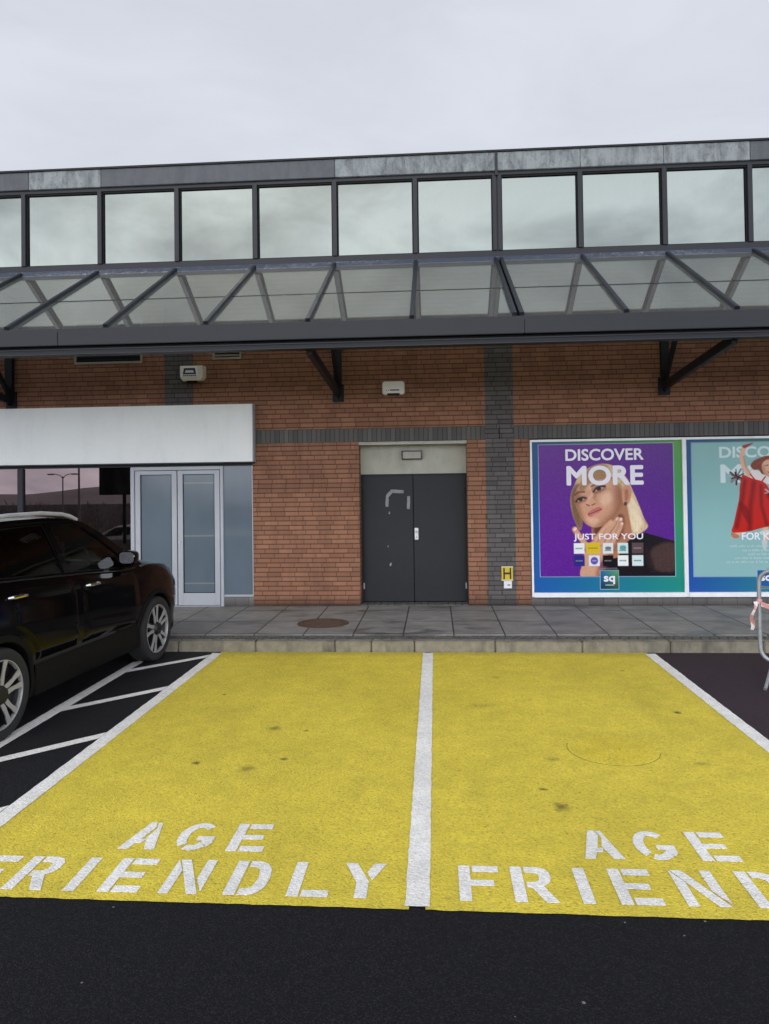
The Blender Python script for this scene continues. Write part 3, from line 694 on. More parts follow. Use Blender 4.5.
# ------------------------------------------------------------------ posters: the print is a fine mesh whose vertices carry the ink
class Canvas:
    def __init__(s, x0, y0, x1, y1, nx, ny):
        s.x0, s.y0, s.x1, s.y1 = x0, y0, x1, y1
        s.X, s.Y = np.meshgrid(np.linspace(x0, x1, nx), np.linspace(y0, y1, ny))
        s.C = np.zeros((ny, nx, 3))
    def curve(s, pts, n=6):
        P = [np.array(p, float) for p in pts]; N = len(P); out = []
        for i in range(N):
            a, b, c, d = P[i-1], P[i], P[(i+1) % N], P[(i+2) % N]
            for k in range(n):
                t = k/n; out.append(.5*((2*b)+(-a+c)*t+(2*a-5*b+4*c-d)*t*t+(-a+3*b-3*c+d)*t**3))
        return np.array(out)
    def sd(s, poly):
        X, Y = s.X, s.Y; d = np.full(X.shape, 1e9); ins = np.zeros(X.shape, bool); n = len(poly)
        for i in range(n):
            ax, ay = poly[i]; bx, by = poly[(i+1) % n]
            ex, ey = bx-ax, by-ay; L = ex*ex+ey*ey+1e-9
            t = np.clip(((X-ax)*ex+(Y-ay)*ey)/L, 0, 1)
            d = np.minimum(d, (X-ax-t*ex)**2+(Y-ay-t*ey)**2)
            cr = ((ay > Y) != (by > Y)) & (X < (bx-ax)*(Y-ay)/(by-ay+1e-12)+ax)
            ins ^= cr
        return np.where(ins, -1, 1)*np.sqrt(d)
    def mask(s, pts, soft=2.0, smooth=True):
        d = s.sd(s.curve(pts) if smooth else np.array(pts, float))
        t = np.clip(.5-d/(2*soft), 0, 1); return t*t*(3-2*t)
    def fill(s, pts, c, soft=2.0, a=1.0, smooth=True, clip=None):
        m = s.mask(pts, soft, smooth)*a
        if clip is not None: m = m*clip
        s.C += (np.array(c, float)-s.C)*m[..., None]; return m
    def text(s, body, x0, y0, x1, y1, c, bold, a=1.0):
        vs, fs = ptext(body, x0, y0, x1-x0, y1-y0)
        vs = [(p[0], y0+y1-p[1]) for p in vs]; d = np.full(s.X.shape, 1e9)
        for f in fs: d = np.minimum(d, s.sd(np.array([vs[i] for i in f])))
        m = np.clip(.5-(d-bold)/3.0, 0, 1)*a; s.C += (np.array(c, float)-s.C)*m[..., None]
    def rect(s, x0, y0, x1, y1, c, a=1.0, soft=1.2): return s.fill([(x0, y0), (x1, y0), (x1, y1), (x0, y1)], c, soft, a, False)
    def stroke(s, pts, w, c, a=1.0, soft=1.5):
        d = np.full(s.X.shape, 1e9)
        for (ax, ay), (bx, by) in zip(pts, pts[1:]):
            ex, ey = bx-ax, by-ay; L = ex*ex+ey*ey+1e-9
            t = np.clip(((s.X-ax)*ex+(s.Y-ay)*ey)/L, 0, 1); d = np.minimum(d, np.hypot(s.X-ax-t*ex, s.Y-ay-t*ey))
        m = np.clip(.5-(d-w/2)/(2*soft), 0, 1)*a
        s.C += (np.array(c, float)-s.C)*m[..., None]
    def grad(s, c00, c10, c01, c11):
        u = ((s.X-s.x0)/(s.x1-s.x0))[..., None]; v = ((s.Y-s.y0)/(s.y1-s.y0))[..., None]
        a, b, c, d = [np.array(q, float) for q in (c00, c10, c01, c11)]
        return (a*(1-u)+b*u)*(1-v)+(c*(1-u)+d*u)*v
    def build(s, name, w, h, mat, parent):
        ny, nx = s.X.shape
        u = (s.X-s.x0)/(s.x1-s.x0)*w; v = (1-(s.Y-s.y0)/(s.y1-s.y0))*h
        co = np.stack([u, np.zeros_like(u), v], -1).reshape(-1, 3)
        i = np.arange(ny*nx).reshape(ny, nx)
        q = np.stack([i[:-1, :-1], i[1:, :-1], i[1:, 1:], i[:-1, 1:]], -1).reshape(-1, 4)
        nv = len(co)
        b = np.array([[0, .004, 0], [w, .004, 0], [w, .004, h], [0, .004, h]])
        me = bpy.data.meshes.new(name)
        me.from_pydata(np.vstack([co, b]).tolist(), [], q.tolist()+[(nv, nv+3, nv+2, nv+1)])
        S_ = np.clip(s.C, 0, 255)/255; L = np.where(S_ <= .04045, S_/12.92, ((S_+.055)/1.055)**2.4)
        at = me.color_attributes.new('ink', 'FLOAT_COLOR', 'POINT')
        buf = np.ones((nv+4, 4)); buf[:nv, :3] = L.reshape(-1, 3)
        at.data.foreach_set('color', buf.ravel()); me.materials.append(mat)
        o = bpy.data.objects.new(name, me); col.objects.link(o); o.parent = parent; return o
def mat_print():
    t = NT('printed_poster_film'); a = t.n('ShaderNodeAttribute', attribute_name='ink')
    v = t.coord(); n = t.noise(v, 1.5, 4, .5)
    c = t.n('ShaderNodeVectorMath', operation='SCALE'); t.l(a.outputs['Color'], c.inputs[0]); t.val(c.inputs['Scale'], t.math('ADD', .90, t.math('MULTIPLY', n, .12)))
    t.bsdf(c.outputs[0], .22, 0, .18, t.bump(t.noise(v, 3, 3), .05, .01)); return t.m
M['print'] = mat_print()
def mat_ink(name, c):
    t = NT(name); t.bsdf(c, .25, 0, .4); return t.m
M['ink_white'] = mat_ink('white_poster_ink', (.80, .78, .86, 1)); M['ink_pale'] = mat_ink('pale_poster_ink', (.66, .78, .79, 1)); M['ink_faint'] = mat_ink('faint_poster_ink', (.42, .56, .57, 1))

def frame_art(c, bl, br, tl, tr, x0, y0, x1, y1, inner, lw=3):
    c.C[:] = c.grad(tl, tr, bl, br)
    c.rect(x0-lw, y0-lw, x1+lw, y1+lw, (205, 205, 225), .75); c.rect(x0, y0, x1, y1, (0, 0, 0))
    m = c.mask([(x0, y0), (x1, y0), (x1, y1), (x0, y1)], 1.2, False)[..., None]
    c.C = c.C*(1-m)+inner*m

PW, PH = 2.308, 2.365
# --- first poster: woman on purple
t = thing('poster', 'purple DISCOVER MORE poster of a blonde woman with her hand at her chin', 'poster', (1.527, WY+.004, .335))
c = Canvas(45, 58, 730, 740, 400, 400)
frame_art(c, (30, 92, 172), (30, 140, 130), (24, 78, 128), (88, 158, 70), 77, 72, 691, 668, c.grad((102, 38, 146), (90, 35, 138), (94, 31, 148), (87, 31, 140)))
# border tint towards the lower left
inn = c.mask([(77, 72), (691, 72), (691, 668), (77, 668)], 1.5, False)
art0 = c.C.copy()
hair, hair2, hair3 = (214, 188, 146), (176, 144, 104), (238, 220, 186)
c.fill([(236, 262), (262, 214), (310, 176), (372, 160), (432, 176), (480, 226), (506, 282), (532, 345), (556, 410), (572, 446), (540, 474), (500, 486), (452, 480), (430, 400), (300, 330), (268, 455), (240, 420), (222, 350), (222, 300)], hair, 3)
c.fill([(440, 250), (480, 300), (500, 380), (520, 470), (470, 482), (440, 430)], hair2, 14, .8)
c.fill([(226, 300), (246, 270), (258, 330), (262, 440), (240, 418), (222, 350)], hair2, 6, .9)
for k in range(16):
    x = 300+k*12; c.stroke([(x*.55+160, 178+abs(k-8)*3), (x*.7+150, 210+abs(k-8)*6), (x, 262)], 3, hair3 if k % 2 else hair2, .35, 3)
for k in range(13):
    c.stroke([(452+k*5, 262+k*7), (476+k*7, 350+k*6), (478+k*6.5, 474-k*1.5)], 4, hair3 if k % 2 else (160, 128, 92), .35, 5)
hmask = c.mask([(236, 262), (262, 214), (310, 176), (372, 160), (432, 176), (480, 226), (506, 282), (532, 345), (556, 410), (572, 446), (540, 474), (500, 486), (452, 480), (430, 400), (300, 330), (268, 455), (240, 420), (222, 350), (222, 300)], 3)
an = np.arctan2(c.Y-150, c.X-360); rad = np.hypot(c.X-360, c.Y-150)
st_ = .5*np.sin(an*61+rad*.012)+.35*np.sin(an*143+1+rad*.02)+.3*np.sin(an*29+2)
c.C += (hmask*st_*17)[..., None]*np.array((1, .95, .8))
c.fill([(222, 290), (262, 250), (300, 330), (270, 455), (236, 420)], (104, 76, 50), 9, .75, clip=hmask)
c.fill([(310, 176), (372, 160), (400, 200), (330, 232), (262, 262)], (136, 104, 70), 10, .7, clip=hmask)
c.fill([(478, 300), (520, 340), (548, 430), (500, 470)], (246, 230, 200), 10, .7, clip=hmask)
c.fill([(440, 330), (472, 350), (480, 480), (440, 470)], (98, 70, 48), 9, .85, clip=hmask)
# neck and shoulders
c.fill([(322, 430), (420, 420), (470, 340), (500, 480), (520, 560), (420, 610), (330, 560)], (176, 120, 92), 5)
c.fill([(330, 432), (440, 392), (462, 420), (440, 500), (350, 520)], (92, 54, 42), 14, .95)
# black top
c.fill([(352, 668), (372, 600), (430, 584), (470, 520), (512, 484), (560, 474), (620, 492), (691, 512), (700, 668)], (24, 20, 26), 3, 1, False, inn)
c.fill([(586, 548), (640, 520), (691, 528), (691, 640), (640, 650), (600, 640), (576, 600)], (92, 66, 62), 12, .75, clip=inn)
c.fill([(560, 540), (578, 560), (600, 640), (586, 650), (560, 600)], (40, 30, 32), 8, .8, clip=inn)
for k in range(5): c.stroke([(590+k*20, 540), (600+k*18, 640)], 2, (50, 36, 38), .35, 3)
# face
skin, sh, hi = (208, 156, 127), (136, 86, 62), (238, 198, 170)
face = [(258, 262), (290, 222), (340, 204), (394, 214), (434, 240), (458, 282), (462, 330), (448, 378), (410, 416), (366, 440), (328, 448), (296, 436), (272, 410), (252, 370), (240, 326), (244, 290)]
fm = c.fill(face, skin, 3)
c.fill([(430, 260), (470, 300), (460, 370), (400, 430), (340, 450), (380, 410), (420, 360)], sh, 26, .75, clip=fm)
c.fill([(240, 280), (262, 290), (262, 350), (284, 420), (300, 446), (262, 420), (238, 340)], (142, 92, 68), 18, .8, clip=fm)
c.fill([(290, 240), (340, 218), (392, 240), (372, 262), (310, 276)], hi, 22, .7, clip=fm)
c.fill([(362, 300), (400, 292), (408, 326), (380, 348), (358, 336)], hi, 16, .7, clip=fm)
c.fill([(262, 262), (300, 214), (372, 200), (420, 226), (372, 232), (318, 246), (276, 282)], (150, 112, 76), 8, .75, clip=fm)
c.fill([(296, 400), (330, 402), (348, 418), (326, 434), (300, 424)], hi, 12, .5, clip=fm)
c.fill([(456, 288), (470, 262), (492, 262), (500, 290), (492, 330), (474, 352), (460, 336)], (206, 146, 116), 3); c.fill([(470, 284), (484, 280), (484, 316), (472, 332)], (160, 100, 78), 6, .8)
c.fill([(466, 336), (478, 336), (476, 350), (466, 350)], (70, 60, 62), 2)
# nose
c.stroke([(330, 268), (318, 300), (300, 332)], 9, hi, .6, 6); c.stroke([(342, 276), (330, 312), (334, 334)], 8, sh, .5, 6)
c.fill([(288, 328), (304, 318), (332, 322), (340, 338), (320, 346), (298, 346)], (216, 162, 132), 5, .7); c.stroke([(294, 344), (306, 349)], 5, (110, 58, 48), .9); c.stroke([(318, 347), (332, 341)], 5, (120, 66, 52), .9)
# eyes and brows
for (ex, ey, w, tlt) in ((268, 322, 22, -.28), (352, 274, 26, -.36)):
    def q(u, v): return (ex+u*w*math.cos(tlt)-v*w*math.sin(tlt), ey+u*w*math.sin(tlt)+v*w*math.cos(tlt))
    c.fill([q(-1.2, -.5), q(0, -.85), q(1.2, -.4), q(1.1, .5), q(0, .7), q(-1.1, .5)], (150, 96, 76), 6, .6)
    c.fill([q(-.85, .06), q(-.3, -.26), q(.4, -.26), q(.9, .04), q(.3, .26), q(-.4, .26)], (188, 168, 156), 3)
    c.fill([q(-.36, -.3), q(.3, -.3), q(.34, .18), q(0, .3), q(-.36, .18)], (54, 42, 38), 3)
    c.stroke([q(-1.1, .1), q(-.4, -.32), q(.4, -.34), q(1.15, -.02)], 7, (40, 26, 24), .95, 3); c.stroke([q(-.8, .3), q(0, .44), q(.8, .2)], 2.5, (110, 70, 60), .6, 2)
c.stroke([(242, 300), (258, 288), (284, 286)], 8, (106, 74, 54), .85, 3); c.stroke([(318, 262), (346, 246), (382, 246)], 8, (106, 74, 54), .85, 3)
# mouth
c.fill([(298, 386), (316, 368), (328, 364), (338, 358), (352, 356), (364, 364), (350, 380), (326, 394), (306, 400)], (196, 112, 104), 2.5); c.stroke([(300, 389), (326, 380), (340, 374), (362, 366)], 3.5, (112, 52, 50), .95); c.fill([(312, 392), (330, 384), (346, 378), (330, 392)], (222, 144, 134), 4, .7)
# hand under the chin
hs, hd = (206, 158, 130), (138, 88, 66)
c.fill([(262, 668), (270, 610), (280, 560), (300, 520), (352, 500), (402, 486), (426, 510), (412, 552), (372, 584), (350, 620), (344, 668)], hs, 3, 1, clip=inn)
c.fill([(330, 668), (352, 600), (392, 560), (420, 520), (430, 540), (390, 600), (362, 668)], hd, 10, .6, clip=inn)
for pts, w in (([(352, 520), (380, 476), (412, 436), (434, 412)], 23), ([(384, 520), (410, 478), (438, 440), (448, 414)], 21), ([(404, 524), (428, 486), (446, 452), (452, 434)], 19), ([(300, 548), (276, 510), (252, 478), (238, 456)], 24)):
    c.stroke(pts, w+4, hd, .75, 3); c.stroke(pts, w, hs, 1, 3); c.stroke([pts[-1], (pts[-1][0]+3, pts[-1][1]-4)], w*.5, (240, 214, 204), .9, 2)
c.stroke([(334, 500), (372, 452), (404, 424)], 20, (214, 164, 134), 1, 4)
c.C = art0*(1-inn[..., None])+c.C*inn[..., None]
gr_ = np.random.default_rng(4).normal(0, 1, c.X.shape); gr_ = (gr_+np.roll(gr_, 1, 0)+np.roll(gr_, 1, 1))/1.8; c.C += (gr_*4.5*inn)[..., None]
# brand tiles
tiles = [(232, 518, 281, 566, (232, 236, 236)), (290, 516, 352, 566, (214, 186, 40)), (365, 518, 412, 566, (222, 226, 228)), (432, 518, 480, 566, (206, 226, 226)), (497, 518, 549, 566, (92, 72, 74)),
         (232, 574, 281, 622, (44, 42, 128)), (300, 574, 350, 622, (226, 226, 236)), (364, 574, 412, 622, (20, 18, 20)), (432, 574, 480, 622, (236, 238, 238)), (497, 574, 548, 622, (212, 228, 228))]
for (a, b, d, e, k) in tiles:
    c.rect(a, b, d, e, k); lum = sum(k)/3
    ink = (60, 110, 105) if lum > 150 else (150, 150, 170)
    if k[0] == 214: ink = (140, 110, 20)
    if (a, b) == (300, 574):
        c.fill([(325+17*math.cos(x*.628), 598+17*math.sin(x*.628)) for x in range(10)], (98, 84, 168), 1.5); c.stroke([(317, 598), (333, 598)], 4, (200, 196, 230), .8); continue
    if (a, b) == (365, 518): c.fill([(378+0, 536), (400, 536), (400, 548), (378, 548)], (80, 90, 96), 2, .8)
    if (a, b) == (432, 518): c.fill([(445, 532), (468, 532), (468, 548), (445, 548)], (70, 140, 140), 3, .8)
    for q in range(5):
        c.rect(a+8+q*(d-a-16)/5, (b+e)/2-2.5+(10 if (a, b) in ((365, 518), (432, 518)) else 0), a+8+(q+.7)*(d-a-16)/5, (b+e)/2+3+(10 if (a, b) in ((365, 518), (432, 518)) else 0), ink, .9)
for q in range(11): c.rect(352+q*7.2, 630, 357+q*7.2, 636, (190, 180, 190), .55)
# square badge
c.rect(349, 640, 436, 728, (196, 206, 226), .8); c.rect(352, 643, 433, 725, (0, 0, 0)); mk = c.mask([(352, 643), (433, 643), (433, 725), (352, 725)], 1.2, False)[..., None]
bg = np.array((40, 110, 170.))*(1-((c.X-352)/81)[..., None])+np.array((90, 165, 110.))*((c.X-352)/81)[..., None]
c.C = c.C*(1-mk)+(bg*(1-.5*((c.Y-643)/82)[..., None]))*mk
pr = c.build('print', PW, PH, M['print'], t)
def P1(x0, y0, x1, y1): return ((x0-45)/685*PW, (740-y1)/682*PH, (x1-x0)/685*PW, (y1-y0)/682*PH)
for s_, bx, bo in (('DISCOVER', (202, 94, 556, 144), .035), ('MORE', (208, 172, 552, 254), .05), ('JUST FOR YOU', (233, 476, 548, 510), .02), ('sq', (368, 668, 416, 702), .05)):
    m = MB(); add_text(m, s_, *P1(*bx), -.0012, bo); m.build('logo_lettering' if s_ == 'sq' else 'lettering', M['ink_white'], t)
m = MB()
for q in range(9): x0, z0, w_, h_ = P1(374+q*4.4, 706, 377.4+q*4.4, 709); m.quad((x0, -.0012, z0), (x0+w_, -.0012, z0), (x0+w_, -.0012, z0+h_), (x0, -.0012, z0+h_))
m.build('small_print', M['ink_white'], t)

# --- second poster: child in a red dress on pale teal
t = thing('poster', 'pale teal DISCOVER MORE poster of a leaping child in a red dress', 'poster', (3.895, WY+.004, .335))
c = Canvas(20, 58, 880, 930, 400, 400)
frame_art(c, (36, 84, 168), (40, 150, 120), (28, 80, 128), (80, 150, 90), 54, 78, 832, 842, c.grad((134, 180, 180), (140, 186, 184), (140, 184, 186), (136, 180, 182)), 3)
inn = c.mask([(54, 78), (832, 78), (832, 842), (54, 842)], 1.5, False)
c.text('DISCOVER', 212, 104, 674, 164, (206, 226, 228), 2.5); c.text('MORE', 220, 208, 672, 304, (206, 226, 228), 6)
art0 = c.C.copy()
skin, dk = (222, 176, 148), (168, 112, 88)
# legs, socks and shoes
c.stroke([(320, 588), (300, 604), (282, 612)], 30, skin, 1, 3); c.fill([(266, 596), (282, 594), (312, 612), (300, 626), (274, 620)], (176, 120, 96), 3)
c.stroke([(458, 560), (462, 620), (452, 660)], 26, skin, 1, 3); c.fill([(430, 588), (486, 580), (480, 606), (436, 606)], (205, 210, 208), 3); c.fill([(438, 640), (466, 640), (462, 684), (448, 692)], (190, 200, 200), 3)
# dress
dress = [(336, 268), (372, 276), (404, 290), (450, 300), (476, 330), (500, 372), (560, 420), (622, 470), (640, 520), (600, 548), (520, 552), (440, 568), (380, 584), (320, 592), (272, 588), (284, 540), (300, 470), (316, 400), (322, 330)]
dm = c.fill(dress, (192, 34, 28), 2.5)
for p, q_ in (([(350, 300), (334, 400), (300, 560)], 20), ([(400, 310), (380, 440), (372, 580)], 22), ([(440, 330), (440, 440), (470, 556)], 16), ([(480, 380), (540, 470), (590, 530)], 20)):
    d = np.full(c.X.shape, 1e9)
    for (ax, ay), (bx, by) in zip(p, p[1:]):
        ex, ey = bx-ax, by-ay; tt = np.clip(((c.X-ax)*ex+(c.Y-ay)*ey)/(ex*ex+ey*ey), 0, 1); d = np.minimum(d, np.hypot(c.X-ax-tt*ex, c.Y-ay-tt*ey))
    k = (np.clip(1-d/q_, 0, 1)*dm*.7)[..., None]; c.C += (np.array((108, 14, 14.))-c.C)*k
c.fill([(316, 420), (340, 430), (372, 470), (380, 540), (364, 540), (330, 480)], (120, 16, 18), 8, .7, clip=dm)
# shirt, arms
c.fill([(366, 262), (392, 236), (432, 244), (456, 268), (500, 286), (506, 320), (470, 316), (446, 302), (404, 288), (372, 276)], (226, 222, 218), 3)
c.stroke([(372, 262), (344, 210), (334, 160), (348, 112)], 26, skin, 1, 4); c.stroke([(384, 262), (356, 212), (346, 160)], 8, dk, .5, 5)
c.fill([(340, 100), (358, 92), (402, 82), (384, 96), (366, 106), (350, 112)], (150, 52, 44), 2.5)
c.stroke([(500, 296), (540, 300), (580, 280), (612, 240)], 26, skin, 1, 4)
c.stroke([(404, 290), (382, 262)], 7, (170, 26, 24), 1); c.stroke([(446, 302), (466, 276)], 7, (170, 26, 24), 1)
# ribbons
rr = random.Random(3)
for k in range(26):
    a = rr.uniform(0, 6.28); r = rr.uniform(14, 58); c.stroke([(304, 276), (304+r*math.cos(a)*.75, 276+r*math.sin(a))], rr.uniform(5, 10), rr.choice([(58, 30, 34), (110, 90, 92), (40, 22, 26), (150, 130, 128)]), .9, 2)
for k in range(12):
    a = rr.uniform(0, 6.28); r = rr.uniform(8, 34); c.stroke([(486, 366), (486+r*math.cos(a), 366+r*math.sin(a)*.8)], rr.uniform(4, 8), rr.choice([(48, 30, 34), (180, 180, 180)]), .9, 2)
# hair and head
c.fill([(384, 214), (402, 186), (440, 168), (474, 158), (512, 164), (540, 190), (548, 236), (520, 268), (452, 262), (430, 236), (404, 236)], (128, 62, 40), 4)
for k in range(8): c.stroke([(394+k*5, 222-k*3), (436+k*7, 186-k*2), (486+k*5, 176)], 3, (170, 96, 62) if k % 2 else (96, 42, 30), .6, 3)
hm = c.fill([(446, 214), (462, 188), (494, 178), (520, 194), (528, 228), (512, 262), (484, 274), (458, 258)], skin, 3)
c.fill([(446, 220), (460, 210), (470, 250), (490, 276), (462, 262)], dk, 10, .6, clip=hm)
c.stroke([(468, 214), (482, 210)], 5, (80, 46, 38), .9); c.stroke([(498, 212), (514, 214)], 5, (80, 46, 38), .9); c.stroke([(490, 216), (492, 234)], 5, dk, .6, 3)
c.fill([(474, 242), (492, 244), (508, 240), (494, 256), (482, 254)], (170, 70, 66), 2); c.stroke([(478, 245), (504, 244)], 4, (236, 226, 220), .95)
c.C = art0*(1-inn[..., None])+c.C*inn[..., None]
c.rect(405, 804, 506, 914, (170, 190, 210), .6); c.rect(409, 808, 502, 910, (34, 92, 150)); c.fill([(470, 808), (502, 808), (502, 880), (480, 850)], (60, 140, 120), 20, .8)
c.build('print', PW, PH, M['print'], t)
def P2(x0, y0, x1, y1): return ((x0-20)/860*PW, (930-y1)/872*PH, (x1-x0)/860*PW, (y1-y0)/872*PH)
m = MB(); add_text(m, 'FOR KIDS', *P2(328, 594, 560, 634), -.0012, .03); m.build('lettering', M['ink_white'], t); m = MB(); add_text(m, 'sq', *P2(428, 838, 482, 880), -.0012, .05)
m.build('logo_lettering', M['ink_white'], t)
m = MB(); rr = random.Random(5)
for y, a, b in ((676, 258, 640), (700, 328, 570), (722, 360, 540), (744, 286, 616), (766, 240, 660)):
    x = a
    while x < b:
        n = rr.randint(2, 7)
        for k in range(n):
            hh = rr.choice((9, 9, 13)); x0, z0, w_, h_ = P2(x, y-hh, x+4.5, y)
            m.quad((x0, -.001, z0), (x0+w_, -.001, z0), (x0+w_, -.001, z0+h_), (x0, -.001, z0+h_)); x += 7
        x += 7
m.build('small_print', M['ink_faint'], t)
SUN_E, CLOUD, EXPO, LOW = 0.55, (7.2, 7.45, 8.2, 1), 0.07, 4.8
# ------------------------------------------------------------------ cars
def mat_carpaint(name, c, spec=.5, coat=.5, ior=1.5):
    t = NT(name); v = t.coord(); n = t.noise(v, 2.2, 4, .6)
    d = t.math('MULTIPLY', t.ramp(t.noise(v, 9, 6, .7), .5, .8), .03)
    cc = t.mix(d, c, (.06, .055, .05, 1))
    t.bsdf(cc, t.math('ADD', t.math('MULTIPLY', n, .06), .06), 0, spec, None, coat)
    next(q for q in t.t.nodes if q.type == 'BSDF_PRINCIPLED').inputs['IOR'].default_value = ior
    return t.m
def mat_car_glass(name, tint):
    t = NT(name); fr = t.n('ShaderNodeFresnel'); fr.inputs[0].default_value = 1.3
    gl = t.n('ShaderNodeBsdfGlossy'); gl.inputs['Roughness'].default_value = .01
    tr = t.n('ShaderNodeBsdfTransparent'); tr.inputs['Color'].default_value = tint
    mx = t.n('ShaderNodeMixShader'); t.l(fr.outputs[0], mx.inputs[0]); t.l(tr.outputs[0], mx.inputs[1]); t.l(gl.outputs[0], mx.inputs[2]); t.l(mx.outputs[0], t.out.inputs[0]); return t.m
M['paint_black'] = mat_carpaint('black_car_paint', (.0014, .0014, .0017, 1), .5, 0, 1.22)
M['paint_white'] = mat_carpaint('white_car_paint', (.70, .70, .70, 1))
M['car_plastic'] = mat_plain('dark_cladding_plastic', (.0045, .0046, .005, 1), .6, 0, .15, 12, .03, .15)
M['tyre'] = mat_plain('tyre_rubber', (.016, .016, .0165, 1), .85, 0, .3, 14, .1)
M['rim_face'] = mat_plain('machined_alloy', (.42, .42, .42, 1), .35, .35, .08, 20, .01, dirt=.3)
M['rim_dark'] = mat_plain('black_alloy', (.012, .012, .013, 1), .4, .2, .1, 14, .01)
M['chrome'] = mat_plain('chrome', (.72, .73, .74, 1), .12, 1, .03, 9, 0)
M['rail_silver'] = mat_plain('satin_silver_rail', (.60, .61, .62, 1), .38, .5, .05, 9, 0)
M['glass_front'] = mat_car_glass('car_side_glass', (.42, .46, .44, 1)); M['glass_rear'] = mat_car_glass('privacy_glass', (.09, .09, .095, 1))
M['mirror'] = mat_plain('mirror_silvering', (.85, .86, .88, 1), .03, 1, .02, 5, 0)
M['interior'] = mat_plain('dark_seat_fabric', (.018, .017, .017, 1), .9, 0, .2, 20, .05)
M['lamp_red'] = mat_plain('red_lens', (.25, .01, .012, 1), .15, 0, .05, 9, 0); M['lamp_clear'] = mat_plain('clear_lens', (.45, .47, .5, 1), .1, .3, .05, 9, 0)

KZ = 1.02
tW = [(-2.38, .55), (-2.33, .70), (-2.18, .83), (-1.85, .893), (-1.2, .912), (0, .912), (1.2, .908), (1.65, .89), (1.95, .845), (2.12, .775), (2.22, .68), (2.29, .52)]
tB = [(-2.38, .52), (-2.28, .36), (-2.0, .26), (-1.5, .21), (1.5, .21), (2.0, .22), (2.18, .25), (2.29, .38)]
tL = [(-2.38, .80), (-2.33, .98), (-2.22, 1.16), (-1.8, 1.20), (-1.0, 1.165), (0, 1.105), (.9, 1.05), (1.3, 1.07), (1.75, 1.035), (2.0, .965), (2.14, .88), (2.22, .78), (2.29, .60)]
tT = [(-2.38, .83), (-2.33, 1.02), (-2.22, 1.17), (-1.8, 1.205), (0, 1.12), (.9, 1.09), (1.2, 1.145), (1.6, 1.12), (1.95, 1.035), (2.10, .955), (2.20, .85), (2.29, .63)]
def rows(y):
    W, b, l, tp = interp(tW, y), interp(tB, y), interp(tL, y), interp(tT, y)
    k = min(1, (l-b)/.8)
    zz = lambda f: b+(l-b)*f
    return [(0, b), (W-.16*k, b), (W-.045*k, b+.02*k), (W-.03*k, zz(.12)), (W-.034*k, zz(.24)), (W-.025*k, zz(.33)), (W-.004*k, zz(.42)), (W, zz(.55)), (W-.002*k, zz(.66)), (W-.012*k, zz(.76)),
            (W-.014*k, zz(.82)), (W-.038*k, zz(.90)), (W-.065*k, zz(.965)), (W-.095*k, l), (W-.22*k, l+(tp-l)*.35), (W*.45, l+(tp-l)*.85), (0, tp)]
def side_x(y, z):
    r = rows(y)[2:14]
    if z <= r[0][1]: return r[0][0]
    for (x0, z0), (x1, z1) in zip(r, r[1:]):
        if z <= z1: return x0+(x1-x0)*(z-z0)/max(z1-z0, 1e-6)
    return r[-1][0]
def gx(y, z):
    l = interp(tL, y); f = (z-l)
    return interp(tW, max(-2.0, min(y, 1.3)))-.105-f*.24-f*f*.22
def smooth_poly(pts, n=5, corner=()):
    return pts

